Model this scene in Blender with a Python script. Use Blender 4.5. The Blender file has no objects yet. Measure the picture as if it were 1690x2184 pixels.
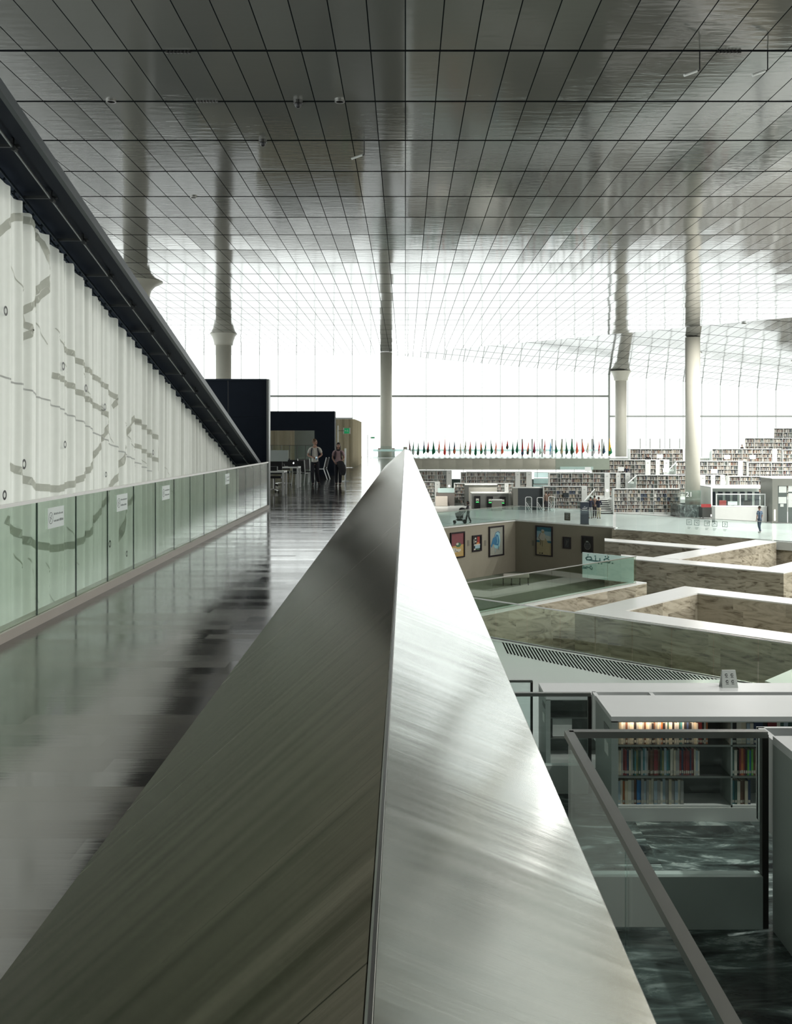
import bpy, bmesh, math, random
from mathutils import Vector, Matrix
random.seed(7)
sc = bpy.context.scene
COL = sc.collection
# ---------------------------------------------------------------- camera, sky, exposure
FPX = 2080.0; PX0 = 865.0; PY0 = 937.0; EYE = 1.72
cd = bpy.data.cameras.new('camera'); cam = bpy.data.objects.new('camera', cd); COL.objects.link(cam)
cam.location = (0, 0, EYE); cam.rotation_euler = (math.pi/2, 0, 0)
cd.sensor_fit = 'VERTICAL'; cd.sensor_height = 36.0; cd.lens = FPX/2184*36
cd.shift_x = -(PX0-845)/2184; cd.shift_y = -(1092-PY0)/2184
cd.clip_start = .05; cd.clip_end = 400
sc.camera = cam
w = bpy.data.worlds.new('daylight'); sc.world = w; w.use_nodes = True
bg = w.node_tree.nodes['Background']
bg.inputs[0].default_value = (0.955, 1.0, 0.975, 1); bg.inputs[1].default_value = 2.15
sc.view_settings.view_transform = 'Standard'; sc.view_settings.look = 'None'
sc.view_settings.exposure = 0.38; sc.view_settings.gamma = 1.0
try:
    sc.cycles.max_bounces = 10; sc.cycles.transparent_max_bounces = 24; sc.cycles.glossy_bounces = 5
    sc.cycles.diffuse_bounces = 5
    sc.cycles.use_denoising = True; sc.cycles.sample_clamp_indirect = 6
except Exception: pass
# heights above the walkway floor
ZC = EYE+8.6            # ceiling
ZM = EYE-6.15           # main floor
ZS = EYE-9.93           # sunken floor
ZL = (EYE-2.70, EYE-3.66, EYE-4.75)   # near terraces
YF = 99.4               # far facade
# ---------------------------------------------------------------- measuring helpers (photo point + known height or distance -> place)
def gp(px, py, z):
    d = (EYE-z)*FPX/(py-PY0); return Vector(((px-PX0)*d/FPX, d, z))
def dp(px, py, y):
    return Vector(((px-PX0)*y/FPX, y, EYE-(py-PY0)*y/FPX))
def Xp(px, y): return (px-PX0)*y/FPX
def Zp(py, y): return EYE-(py-PY0)*y/FPX
# ---------------------------------------------------------------- materials
MATS = {}
def nd(nt, t, **kw):
    n = nt.nodes.new(t)
    for k, v in kw.items():
        if k.startswith('i_'):
            key = k[2:]; key = int(key) if key.isdigit() else key.replace('_', ' ')
            n.inputs[key].default_value = v
        else: setattr(n, k, v)
    return n
def c4(c): return (c[0], c[1], c[2], 1)
def base_mat(name):
    m = bpy.data.materials.new(name); m.use_nodes = True
    nt = m.node_tree; b = nt.nodes['Principled BSDF']; return m, nt, b
def mat(name, col, rough=.5, metal=0, spec=.5, var=.06, scale=3.0, emit=None, est=1.0, bump=0):
    if name in MATS: return MATS[name]
    m, nt, b = base_mat(name)
    b.inputs['Roughness'].default_value = rough; b.inputs['Metallic'].default_value = metal
    b.inputs['Specular IOR Level'].default_value = spec
    tc = nd(nt, 'ShaderNodeTexCoord'); nz = nd(nt, 'ShaderNodeTexNoise', i_Scale=scale, i_Detail=3.0)
    nt.links.new(tc.outputs['Object'], nz.inputs['Vector'])
    mx = nd(nt, 'ShaderNodeMix', data_type='RGBA')
    mx.inputs[6].default_value = c4([max(0, c*(1-var)) for c in col]); mx.inputs[7].default_value = c4([min(1, c*(1+var)) for c in col])
    nt.links.new(nz.outputs[0], mx.inputs[0]); nt.links.new(mx.outputs[2], b.inputs['Base Color'])
    if bump:
        bp = nd(nt, 'ShaderNodeBump', i_Strength=bump, i_Distance=.01)
        nt.links.new(nz.outputs[0], bp.inputs['Height']); nt.links.new(bp.outputs[0], b.inputs['Normal'])
    if emit:
        b.inputs['Emission Color'].default_value = c4(emit); b.inputs['Emission Strength'].default_value = est
    MATS[name] = m; return m
def glass_mat(name, tint, refl=1.0, rough=0.0, haze=0.0):
    if name in MATS: return MATS[name]
    m = bpy.data.materials.new(name); m.use_nodes = True; nt = m.node_tree; nt.nodes.clear()
    out = nd(nt, 'ShaderNodeOutputMaterial'); tr = nd(nt, 'ShaderNodeBsdfTransparent'); gl = nd(nt, 'ShaderNodeBsdfGlossy', i_Roughness=rough)
    tr.inputs[0].default_value = c4(tint); gl.inputs[0].default_value = (refl, refl, refl, 1)
    # Schlick term from the facing angle: a pane seen edge-on mirrors, and both of its faces behave alike
    geo = nd(nt, 'ShaderNodeNewGeometry'); dt = nd(nt, 'ShaderNodeVectorMath', operation='DOT_PRODUCT')
    nt.links.new(geo.outputs['Incoming'], dt.inputs[0]); nt.links.new(geo.outputs['Normal'], dt.inputs[1])
    ab = nd(nt, 'ShaderNodeMath', operation='ABSOLUTE'); nt.links.new(dt.outputs['Value'], ab.inputs[0])
    om = nd(nt, 'ShaderNodeMath', operation='SUBTRACT'); om.inputs[0].default_value = 1; nt.links.new(ab.outputs[0], om.inputs[1])
    pw = nd(nt, 'ShaderNodeMath', operation='POWER'); nt.links.new(om.outputs[0], pw.inputs[0]); pw.inputs[1].default_value = 5
    ma = nd(nt, 'ShaderNodeMath', operation='MULTIPLY_ADD'); nt.links.new(pw.outputs[0], ma.inputs[0]); ma.inputs[1].default_value = .93; ma.inputs[2].default_value = .04
    mx = nd(nt, 'ShaderNodeMixShader'); nt.links.new(ma.outputs[0], mx.inputs[0])
    last = tr.outputs[0]
    if haze:
        df = nd(nt, 'ShaderNodeBsdfDiffuse'); df.inputs[0].default_value = (.75, .9, .88, 1)
        tl = nd(nt, 'ShaderNodeBsdfTranslucent'); tl.inputs[0].default_value = (.75, .9, .88, 1)
        ad = nd(nt, 'ShaderNodeMixShader'); ad.inputs[0].default_value = .5
        nt.links.new(df.outputs[0], ad.inputs[1]); nt.links.new(tl.outputs[0], ad.inputs[2])
        m2 = nd(nt, 'ShaderNodeMixShader'); m2.inputs[0].default_value = haze
        nt.links.new(tr.outputs[0], m2.inputs[1]); nt.links.new(ad.outputs[0], m2.inputs[2]); last = m2.outputs[0]
    nt.links.new(last, mx.inputs[1]); nt.links.new(gl.outputs[0], mx.inputs[2]); nt.links.new(mx.outputs[0], out.inputs[0])
    MATS[name] = m; return m
def math_(nt, op, a, b=None, c=None):
    n = nd(nt, 'ShaderNodeMath', operation=op)
    for i, v in enumerate((a, b, c)):
        if v is None: continue
        if isinstance(v, (int, float)): n.inputs[i].default_value = v
        else: nt.links.new(v, n.inputs[i])
    return n.outputs[0]
def xyz(nt, vec):
    s = nd(nt, 'ShaderNodeSeparateXYZ'); nt.links.new(vec, s.inputs[0]); return s.outputs
def comb(nt, x, y, z):
    n = nd(nt, 'ShaderNodeCombineXYZ')
    for i, v in enumerate((x, y, z)):
        if isinstance(v, (int, float)): n.inputs[i].default_value = v
        else: nt.links.new(v, n.inputs[i])
    return n.outputs[0]
def ramp(nt, fac, stops):
    r = nd(nt, 'ShaderNodeValToRGB'); nt.links.new(fac, r.inputs[0]); el = r.color_ramp.elements
    el[0].position, el[0].color = stops[0][0], c4(stops[0][1]); el[1].position, el[1].color = stops[-1][0], c4(stops[-1][1])
    for p, c in stops[1:-1]:
        e = el.new(p); e.color = c4(c)
    return r.outputs[0]
def tilt_normal(nt, noisecol, amt):
    g = nd(nt, 'ShaderNodeNewGeometry'); s = nd(nt, 'ShaderNodeVectorMath', operation='SUBTRACT'); nt.links.new(noisecol, s.inputs[0]); s.inputs[1].default_value = (.5, .5, .5)
    k = nd(nt, 'ShaderNodeVectorMath', operation='SCALE'); nt.links.new(s.outputs[0], k.inputs[0]); k.inputs[3].default_value = amt
    a = nd(nt, 'ShaderNodeVectorMath', operation='ADD'); nt.links.new(g.outputs['Normal'], a.inputs[0]); nt.links.new(k.outputs[0], a.inputs[1])
    n = nd(nt, 'ShaderNodeVectorMath', operation='NORMALIZE'); nt.links.new(a.outputs[0], n.inputs[0]); return n.outputs[0]
def ceiling_mat():
    m, nt, b = base_mat('polished_ceiling_panels')
    g = nd(nt, 'ShaderNodeNewGeometry'); p = xyz(nt, g.outputs['Position'])
    W, D, Y0 = .768, 3.24, 21.58
    u = math_(nt, 'DIVIDE', p[0], W); v = math_(nt, 'DIVIDE', math_(nt, 'SUBTRACT', p[1], Y0), D)
    fu = math_(nt, 'ABSOLUTE', math_(nt, 'SUBTRACT', math_(nt, 'FRACT', math_(nt, 'ADD', u, .5)), .5))
    fv = math_(nt, 'ABSOLUTE', math_(nt, 'SUBTRACT', math_(nt, 'FRACT', math_(nt, 'ADD', v, .5)), .5))
    su = math_(nt, 'LESS_THAN', fu, .013/W); sv = math_(nt, 'LESS_THAN', fv, .055/D)
    seam = math_(nt, 'MAXIMUM', su, sv)
    cell = comb(nt, math_(nt, 'FLOOR', u), math_(nt, 'FLOOR', v), 0)
    wn = nd(nt, 'ShaderNodeTexWhiteNoise', noise_dimensions='2D'); nt.links.new(cell, wn.inputs['Vector'])
    mx = nd(nt, 'ShaderNodeMix', data_type='RGBA'); mx.inputs[6].default_value = (.105, .108, .098, 1); mx.inputs[7].default_value = (.13, .134, .122, 1)
    nt.links.new(wn.outputs[0], mx.inputs[0])
    m2 = nd(nt, 'ShaderNodeMix', data_type='RGBA'); nt.links.new(seam, m2.inputs[0]); nt.links.new(mx.outputs[2], m2.inputs[6]); m2.inputs[7].default_value = (.008, .009, .01, 1)
    nt.links.new(m2.outputs[2], b.inputs['Base Color'])
    sp = math_(nt, 'MULTIPLY', math_(nt, 'SUBTRACT', 1, seam), 1.0); nt.links.new(sp, b.inputs['Specular IOR Level'])
    b.inputs['Roughness'].default_value = .085; b.inputs['IOR'].default_value = 1.5
    nz = nd(nt, 'ShaderNodeTexNoise', i_Scale=1.0, i_Detail=3.0)
    nt.links.new(comb(nt, math_(nt, 'MULTIPLY', p[0], 1.1), math_(nt, 'MULTIPLY', p[1], 5.0), 0), nz.inputs['Vector'])
    bp = nd(nt, 'ShaderNodeBump', i_Strength=.2, i_Distance=.02); nt.links.new(nz.outputs[0], bp.inputs['Height'])
    nt.links.new(tilt_normal(nt, wn.outputs['Color'], .017), bp.inputs['Normal']); nt.links.new(bp.outputs[0], b.inputs['Normal'])
    return m
def walk_mat():
    m, nt, b = base_mat('polished_dark_floor_strips')
    g = nd(nt, 'ShaderNodeNewGeometry'); p = xyz(nt, g.outputs['Position'])
    v = math_(nt, 'DIVIDE', p[1], .21); row = math_(nt, 'FLOOR', v)
    rs = nd(nt, 'ShaderNodeTexWhiteNoise', noise_dimensions='1D'); nt.links.new(row, rs.inputs['W'])
    u = math_(nt, 'ADD', math_(nt, 'DIVIDE', p[0], 1.7), math_(nt, 'MULTIPLY', rs.outputs[0], 7))
    wn = nd(nt, 'ShaderNodeTexWhiteNoise', noise_dimensions='2D'); nt.links.new(comb(nt, math_(nt, 'FLOOR', u), row, 0), wn.inputs['Vector'])
    nz = nd(nt, 'ShaderNodeTexNoise', i_Scale=1.0, i_Detail=5.0); nt.links.new(comb(nt, math_(nt, 'MULTIPLY', p[0], 2.5), math_(nt, 'MULTIPLY', p[1], 28), 0), nz.inputs['Vector'])
    f = math_(nt, 'ADD', math_(nt, 'MULTIPLY', wn.outputs[0], .6), math_(nt, 'MULTIPLY', nz.outputs[0], .4))
    col = ramp(nt, f, [(0, (.02, .019, .017)), (.5, (.048, .043, .036)), (1, (.10, .088, .07))])
    fv = math_(nt, 'LESS_THAN', math_(nt, 'FRACT', v), .02)
    mx = nd(nt, 'ShaderNodeMix', data_type='RGBA'); nt.links.new(fv, mx.inputs[0]); nt.links.new(col, mx.inputs[6]); mx.inputs[7].default_value = (.01, .01, .01, 1)
    nt.links.new(mx.outputs[2], b.inputs['Base Color'])
    nt.links.new(math_(nt, 'MULTIPLY_ADD', wn.outputs[0], .10, .09), b.inputs['Roughness'])
    b.inputs['IOR'].default_value = 2.8
    bp = nd(nt, 'ShaderNodeBump', i_Strength=.10, i_Distance=.004); nt.links.new(nz.outputs[0], bp.inputs['Height'])
    nt.links.new(tilt_normal(nt, wn.outputs['Color'], .008), bp.inputs['Normal']); nt.links.new(bp.outputs[0], b.inputs['Normal'])
    return m
def stone_mat(name, c0, c1, c2, rough=.35):
    m, nt, b = base_mat(name)
    g = nd(nt, 'ShaderNodeNewGeometry'); p = xyz(nt, g.outputs['Position'])
    s = math_(nt, 'ADD', math_(nt, 'MULTIPLY', p[0], .73), math_(nt, 'MULTIPLY', p[1], .68))
    d = math_(nt, 'SUBTRACT', math_(nt, 'MULTIPLY', p[0], .73), math_(nt, 'MULTIPLY', p[1], .68))
    h = math_(nt, 'ADD', s, d)   # runs along either family of walls
    row = math_(nt, 'FLOOR', math_(nt, 'DIVIDE', p[2], .62))
    rs = nd(nt, 'ShaderNodeTexWhiteNoise', noise_dimensions='1D'); nt.links.new(row, rs.inputs['W'])
    u = math_(nt, 'ADD', math_(nt, 'DIVIDE', h, 2.2), math_(nt, 'MULTIPLY', rs.outputs[0], 5))
    cellv = comb(nt, math_(nt, 'FLOOR', u), row, 0)
    wn = nd(nt, 'ShaderNodeTexWhiteNoise', noise_dimensions='2D'); nt.links.new(cellv, wn.inputs['Vector'])
    off = nd(nt, 'ShaderNodeVectorMath', operation='SCALE'); nt.links.new(wn.outputs['Color'], off.inputs[0]); off.inputs[3].default_value = 30
    v3 = nd(nt, 'ShaderNodeVectorMath', operation='ADD'); nt.links.new(comb(nt, math_(nt, 'MULTIPLY', s, .45), math_(nt, 'MULTIPLY', d, .45), math_(nt, 'MULTIPLY_ADD', s, .35, math_(nt, 'MULTIPLY', p[2], 1.9))), v3.inputs[0]); nt.links.new(off.outputs[0], v3.inputs[1])
    nz = nd(nt, 'ShaderNodeTexNoise', i_Scale=1.2, i_Detail=8.0, i_Distortion=2.6, i_Roughness=.6); nt.links.new(v3.outputs[0], nz.inputs['Vector'])
    col = ramp(nt, nz.outputs[0], [(.36, c0), (.45, c1), (.60, c2)])
    k = nd(nt, 'ShaderNodeVectorMath', operation='SCALE'); nt.links.new(col, k.inputs[0]); nt.links.new(math_(nt, 'MULTIPLY_ADD', wn.outputs[0], .3, .85), k.inputs[3])
    nt.links.new(k.outputs[0], b.inputs['Base Color']); b.inputs['Roughness'].default_value = rough
    return m
def marble_mat():
    m, nt, b = base_mat('dark_veined_marble')
    g = nd(nt, 'ShaderNodeNewGeometry'); p = xyz(nt, g.outputs['Position'])
    cell = comb(nt, math_(nt, 'FLOOR', math_(nt, 'DIVIDE', p[0], 1.1)), math_(nt, 'FLOOR', math_(nt, 'DIVIDE', p[1], .42)), 0)
    wn = nd(nt, 'ShaderNodeTexWhiteNoise', noise_dimensions='2D'); nt.links.new(cell, wn.inputs['Vector'])
    off = nd(nt, 'ShaderNodeVectorMath', operation='SCALE'); nt.links.new(wn.outputs['Color'], off.inputs[0]); off.inputs[3].default_value = 20
    v3 = nd(nt, 'ShaderNodeVectorMath', operation='ADD'); nt.links.new(comb(nt, math_(nt, 'MULTIPLY', p[0], 1.5), math_(nt, 'MULTIPLY', p[1], 4.2), p[2]), v3.inputs[0]); nt.links.new(off.outputs[0], v3.inputs[1])
    nz = nd(nt, 'ShaderNodeTexNoise', i_Scale=1.0, i_Detail=8.0, i_Distortion=1.2, i_Roughness=.68); nt.links.new(v3.outputs[0], nz.inputs['Vector'])
    col = ramp(nt, nz.outputs[0], [(.36, (.02, .024, .025)), (.47, (.07, .088, .084)), (.56, (.13, .17, .163)), (.63, (.45, .53, .51))])
    k = nd(nt, 'ShaderNodeVectorMath', operation='SCALE'); nt.links.new(col, k.inputs[0]); nt.links.new(math_(nt, 'MULTIPLY_ADD', wn.outputs[0], .9, .55), k.inputs[3])
    nt.links.new(k.outputs[0], b.inputs['Base Color']); b.inputs['Roughness'].default_value = .22
    return m
def brushed_mat(name, c0, c1, axis_scale, rough, metal, bump, wave=0, coord='Position', joints=None, ior=1.5, tint=None):
    m, nt, b = base_mat(name)
    g = nd(nt, 'ShaderNodeNewGeometry'); p = xyz(nt, g.outputs['Position'])
    v = comb(nt, math_(nt, 'MULTIPLY', p[0], axis_scale[0]), math_(nt, 'MULTIPLY', p[1], axis_scale[1]), math_(nt, 'MULTIPLY', p[2], axis_scale[2]))
    nz = nd(nt, 'ShaderNodeTexNoise', i_Scale=1.0, i_Detail=5.0, i_Roughness=.6); nt.links.new(v, nz.inputs['Vector'])
    col = ramp(nt, nz.outputs[0], [(.3, c0), (.7, c1)])
    if joints:
        f = math_(nt, 'FRACT', math_(nt, 'DIVIDE', math_(nt, 'SUBTRACT', p[1], joints[0]), joints[1]))
        j = math_(nt, 'LESS_THAN', f, joints[2]/joints[1])
        mx = nd(nt, 'ShaderNodeMix', data_type='RGBA'); nt.links.new(j, mx.inputs[0]); nt.links.new(col, mx.inputs[6]); mx.inputs[7].default_value = (.004, .005, .008, 1); col = mx.outputs[2]
    nt.links.new(col, b.inputs['Base Color'])
    nt.links.new(math_(nt, 'MULTIPLY_ADD', nz.outputs[0], .12, rough-.06), b.inputs['Roughness'])
    b.inputs['Metallic'].default_value = metal; b.inputs['IOR'].default_value = ior
    hgt = nz.outputs[0]
    if tint: b.inputs['Specular Tint'].default_value = c4(tint)
    bp = nd(nt, 'ShaderNodeBump', i_Strength=bump, i_Distance=.004); nt.links.new(hgt, bp.inputs['Height'])
    if wave:
        n2 = nd(nt, 'ShaderNodeTexNoise', i_Scale=1.0, i_Detail=2.5, i_Distortion=.6)
        nt.links.new(comb(nt, math_(nt, 'MULTIPLY', p[0], wave[0]), math_(nt, 'MULTIPLY', p[1], wave[1]), 0), n2.inputs['Vector'])
        b2 = nd(nt, 'ShaderNodeBump', i_Strength=wave[2], i_Distance=.05); nt.links.new(n2.outputs[0], b2.inputs['Height']); nt.links.new(b2.outputs[0], bp.inputs['Normal'])
    nt.links.new(bp.outputs[0], b.inputs['Normal'])
    return m
def cloth_mat(name, col, transl=.45, tr=0.0):
    if name in MATS: return MATS[name]
    m = bpy.data.materials.new(name); m.use_nodes = True; nt = m.node_tree; nt.nodes.clear()
    out = nd(nt, 'ShaderNodeOutputMaterial'); d = nd(nt, 'ShaderNodeBsdfDiffuse'); t = nd(nt, 'ShaderNodeBsdfTranslucent'); mx = nd(nt, 'ShaderNodeMixShader'); mx.inputs[0].default_value = transl
    g = nd(nt, 'ShaderNodeNewGeometry'); wv = nd(nt, 'ShaderNodeTexNoise', i_Scale=9.0, i_Detail=4.0); nt.links.new(g.outputs['Position'], wv.inputs['Vector'])
    cm = nd(nt, 'ShaderNodeMix', data_type='RGBA'); cm.inputs[6].default_value = c4([c*.92 for c in col]); cm.inputs[7].default_value = c4(col); nt.links.new(wv.outputs[0], cm.inputs[0])
    nt.links.new(cm.outputs[2], d.inputs[0]); nt.links.new(cm.outputs[2], t.inputs[0])
    nt.links.new(d.outputs[0], mx.inputs[1]); nt.links.new(t.outputs[0], mx.inputs[2]); last = mx.outputs[0]
    if tr:
        x = nd(nt, 'ShaderNodeBsdfTransparent'); m2 = nd(nt, 'ShaderNodeMixShader'); m2.inputs[0].default_value = tr
        nt.links.new(last, m2.inputs[1]); nt.links.new(x.outputs[0], m2.inputs[2]); last = m2.outputs[0]
    nt.links.new(last, out.inputs[0]); MATS[name] = m; return m

M_CEIL = ceiling_mat(); M_WALK = walk_mat(); M_MARBLE = marble_mat()
M_STONE = stone_mat('travertine_wall', (.17, .145, .105), (.36, .325, .25), (.50, .46, .37))
M_WHITE = mat('white_stone_top', (.82, .83, .82), .3, var=.03)
M_FLOOR = mat('pale_polished_floor', (.60, .64, .63), .22, var=.05, scale=.4)
M_SUNK = mat('sage_carpet', (.19, .215, .165), .9, var=.08, scale=8)
M_SUNKW = mat('pale_carpet_path', (.50, .51, .47), .8)
M_TAUPE = mat('taupe_plaster', (.27, .25, .195), .8, var=.05)
M_INNER = brushed_mat('brushed_bronze_sheet', (.03, .0265, .0235), (.165, .145, .128), (.25, 11, .25), .25, 1.0, .22, joints=(1.16, .68, .004), tint=(.62, .61, .56))
M_CAP = brushed_mat('satin_steel_sheet', (.80, .83, .80), (.88, .90, .86), (3, 30, 3), .14, 1.0, .05, wave=(.5, 2.4, .07))
M_STEEL = mat('brushed_steel', (.42, .42, .40), .3, 1.0)
M_DSTEEL = mat('dark_steel', (.16, .16, .155), .35, 1.0)
M_NAVY = mat('dark_navy_panel', (.008, .012, .020), .6, spec=.12, var=.15)
M_NAVY2 = mat('navy_grey_lacquer', (.02, .028, .038), .5, spec=.2, var=.1)
M_GLASS = glass_mat('green_glass', (.80, .865, .81))
M_GLASSL = glass_mat('pale_clear_glass', (.93, .975, .965))
M_FROST = glass_mat('frosted_glass', (.9, .97, .97), haze=.55)
M_WINDOW = glass_mat('window_glass', (.985, .99, .99), refl=.6)
M_COLUMN = mat('warm_white_column', (.56, .55, .48), .45, var=.03)
M_CURT = cloth_mat('sheer_white_curtain', (.80, .81, .76), .5)
M_CURTB = cloth_mat('printed_grey_band', (.62, .63, .58), .5)
M_BEIGE = cloth_mat('beige_curtain', (.52, .47, .34), .35)
M_SHELFW = mat('white_shelf_metal', (.66, .68, .66), .35, var=.03)
M_SHELFG = mat('grey_shelf_end', (.34, .38, .36), .4, var=.03)
M_PLATE = mat('white_board', (.74, .77, .77), .3, var=.03)
M_BLACK = mat('black_plastic', (.012, .012, .014), .4)
M_LIGHT = mat('reader_light', (.9, .9, .85), .4, emit=(1, .95, .85), est=3)
M_DARKG = mat('dark_glass', (.03, .04, .045), .12)
M_FRAMEG = mat('facade_frame', (.33, .35, .34), .5)
# ---------------------------------------------------------------- mesh helpers
class MB:
    def __init__(s): s.v = []; s.f = []; s.m = []; s.mi = 0
    def mat(s, i): s.mi = i; return s
    def poly(s, pts, flip=False):
        n = len(s.v); s.v += [tuple(p) for p in pts]; f = list(range(n, n+len(pts))); s.f.append(f[::-1] if flip else f); s.m.append(s.mi); return s
    def hexa(s, b, t):   # bottom ccw 4+, top ccw
        n = len(s.v); k = len(b); s.v += [tuple(p) for p in b]+[tuple(p) for p in t]
        s.f.append(list(range(n, n+k))[::-1]); s.f.append(list(range(n+k, n+2*k)))
        for i in range(k): j = (i+1) % k; s.f.append([n+i, n+j, n+k+j, n+k+i])
        s.m += [s.mi]*(k+2); return s
    def box(s, x0, x1, y0, y1, z0, z1):
        b = [(x0, y0), (x1, y0), (x1, y1), (x0, y1)]
        return s.hexa([(x, y, z0) for x, y in b], [(x, y, z1) for x, y in b])
    def prism(s, pts, z0, z1):
        a = sum(pts[i][0]*pts[(i+1) % len(pts)][1]-pts[(i+1) % len(pts)][0]*pts[i][1] for i in range(len(pts)))
        if a < 0: pts = pts[::-1]
        return s.hexa([(p[0], p[1], z0) for p in pts], [(p[0], p[1], z1) for p in pts])
    def wall(s, p, q, t, z0, z1):   # vertical slab from p to q, thickness t centred
        p = Vector(p[:2]); q = Vector(q[:2]); d = (q-p).normalized(); n = Vector((-d.y, d.x))*t/2
        return s.prism([p-n, q-n, q+n, p+n], z0, z1)
    def tube(s, p, q, r, n=8, r2=None):
        p = Vector(p); q = Vector(q); d = (q-p).normalized(); a = d.orthogonal().normalized(); c = d.cross(a); r2 = r if r2 is None else r2
        ring = lambda o, r: [o+(a*math.cos(2*math.pi*i/n)+c*math.sin(2*math.pi*i/n))*r for i in range(n)]
        return s.hexa(ring(p, r), ring(q, r2))
    def bar(s, p, q, w, h):   # box beam, w sideways, h up
        p = Vector(p); q = Vector(q); d = (q-p).normalized(); up = Vector((0, 0, 1)) if abs(d.z) < .95 else Vector((0, 1, 0))
        a = d.cross(up).normalized()*w/2; u = a.cross(d).normalized()*h/2
        f = lambda o: [o-a-u, o+a-u, o+a+u, o-a+u]
        return s.hexa(f(p), f(q))
    def lathe(s, prof, cx=0, cy=0, n=24, caps=True):
        b = len(s.v)
        for r, z in prof:
            for i in range(n): t = 2*math.pi*i/n; s.v.append((cx+r*math.cos(t), cy+r*math.sin(t), z))
        for k in range(len(prof)-1):
            for i in range(n):
                j = (i+1) % n; s.f.append([b+k*n+i, b+k*n+j, b+(k+1)*n+j, b+(k+1)*n+i]); s.m.append(s.mi)
        if caps:
            s.f.append([b+i for i in range(n)][::-1]); s.f.append([b+(len(prof)-1)*n+i for i in range(n)]); s.m += [s.mi]*2
        return s
    def ball(s, c, rx, ry, rz, n=12, k=7):
        prof = [(math.sin(math.pi*i/k), -math.cos(math.pi*i/k)) for i in range(k+1)]; b = len(s.v)
        for r, z in prof:
            for i in range(n): t = 2*math.pi*i/n; s.v.append((c[0]+rx*max(r, .02)*math.cos(t), c[1]+ry*max(r, .02)*math.sin(t), c[2]+rz*z))
        for q in range(k):
            for i in range(n):
                j = (i+1) % n; s.f.append([b+q*n+i, b+q*n+j, b+(q+1)*n+j, b+(q+1)*n+i]); s.m.append(s.mi)
        return s
    def plaque(s, O, U, V, N, u0, u1, v0, v1, t=.004, off=0):   # thin raised rectangle on a plane
        P = lambda u, v, k: O+U*u+V*v+N*(off+k)
        return s.hexa([P(u0, v0, 0), P(u1, v0, 0), P(u1, v1, 0), P(u0, v1, 0)], [P(u0, v0, t), P(u1, v0, t), P(u1, v1, t), P(u0, v1, t)])
    def stroke(s, O, U, V, N, pts, w, t=.004, off=0):   # pen line on a plane
        for (a, b), (c, d) in zip(pts[:-1], pts[1:]):
            L = math.hypot(c-a, d-b) or 1e-6; ex, ey = (c-a)/L, (d-b)/L; nx, ny = -ey*w/2, ex*w/2; e = w*.3
            q = [(a-ex*e-nx, b-ey*e-ny), (c+ex*e-nx, d+ey*e-ny), (c+ex*e+nx, d+ey*e+ny), (a-ex*e+nx, b-ey*e+ny)]
            s.hexa([O+U*x+V*y+N*off for x, y in q], [O+U*x+V*y+N*(off+t) for x, y in q])
        return s
    def blob(s, O, U, V, N, pts, t=.004, off=0):
        return s.hexa([O+U*x+V*y+N*off for x, y in pts], [O+U*x+V*y+N*(off+t) for x, y in pts])
    def build(s, name, mats, parent=None, smooth=False, origin=None):
        if not isinstance(mats, (list, tuple)): mats = [mats]
        if parent is None:
            xs = [p[0] for p in s.v]; ys = [p[1] for p in s.v]; zs = [p[2] for p in s.v]
            o = Vector(origin) if origin else Vector(((min(xs)+max(xs))/2, (min(ys)+max(ys))/2, min(zs)))
        else:
            o = Vector((0, 0, 0)); q = parent
            while q: o += q.location; q = q.parent
        me = bpy.data.meshes.new(name); me.from_pydata([Vector(p)-o for p in s.v], [], s.f)
        for m in mats: me.materials.append(m)
        me.polygons.foreach_set('material_index', s.m)
        bm = bmesh.new(); bm.from_mesh(me); bmesh.ops.recalc_face_normals(bm, faces=bm.faces); bm.to_mesh(me); bm.free()
        if smooth: me.polygons.foreach_set('use_smooth', [True]*len(me.polygons))
        ob = bpy.data.objects.new(name, me); COL.objects.link(ob)
        if parent: ob.parent = parent
        else: ob.location = o
        return ob
def tag(o, label=None, cat=None, group=None, kind=None):
    if label: o['label'] = label
    if cat: o['category'] = cat
    if group: o['group'] = group
    if kind: o['kind'] = kind
    return o
def thing(name, label, cat, loc, group=None, kind=None):
    o = bpy.data.objects.new(name, None); COL.objects.link(o); o.location = loc; o.empty_display_size = .1
    return tag(o, label, cat, group, kind)
def struct(mb, name, mats, label=None, smooth=False):
    return tag(mb.build(name, mats, smooth=smooth), label, None, None, 'structure')
def copy_tree(o, parent=None):
    c = o.copy(); COL.objects.link(c); c.parent = parent
    for ch in list(o.children): copy_tree(ch, c)
    return c
def dup(o, loc, rz=0, label=None, group=None):
    c = copy_tree(o); c.location = loc; c.rotation_euler = (0, 0, rz)
    if label: c['label'] = label
    if group: c['group'] = group
    return c
V3 = Vector
# ================================================================ SETTING
XL, XR, YB = -30.0, 45.0, -9.0
# ceiling: a level plane folded down along an oblique line
FD = V3((.683, -.730, 0)); FN = V3((.730, .683, 0)); FP = V3((-1.34, YF, 0)); KS = .126
def ceil2(x, y):
    d = (V3((x, y, 0))-FP).dot(FN); return ZC-KS*max(0, d)
yk = YF-(XR-FP.x)*.730/.683
mb = MB(); top = .4
P1 = [(XL, YB), (XR, YB), (XR, yk), (FP.x, YF), (XL, YF)]
mb.prism(P1, ZC, ZC+top)
tri = [(FP.x, YF), (XR, yk), (XR, YF)]
mb.hexa([(x, y, ceil2(x, y)) for x, y in tri], [(x, y, ZC+top) for x, y in tri])
ceiling = struct(mb, 'ceiling', M_CEIL, 'glossy grey panelled ceiling with a fold falling to the right')
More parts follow.
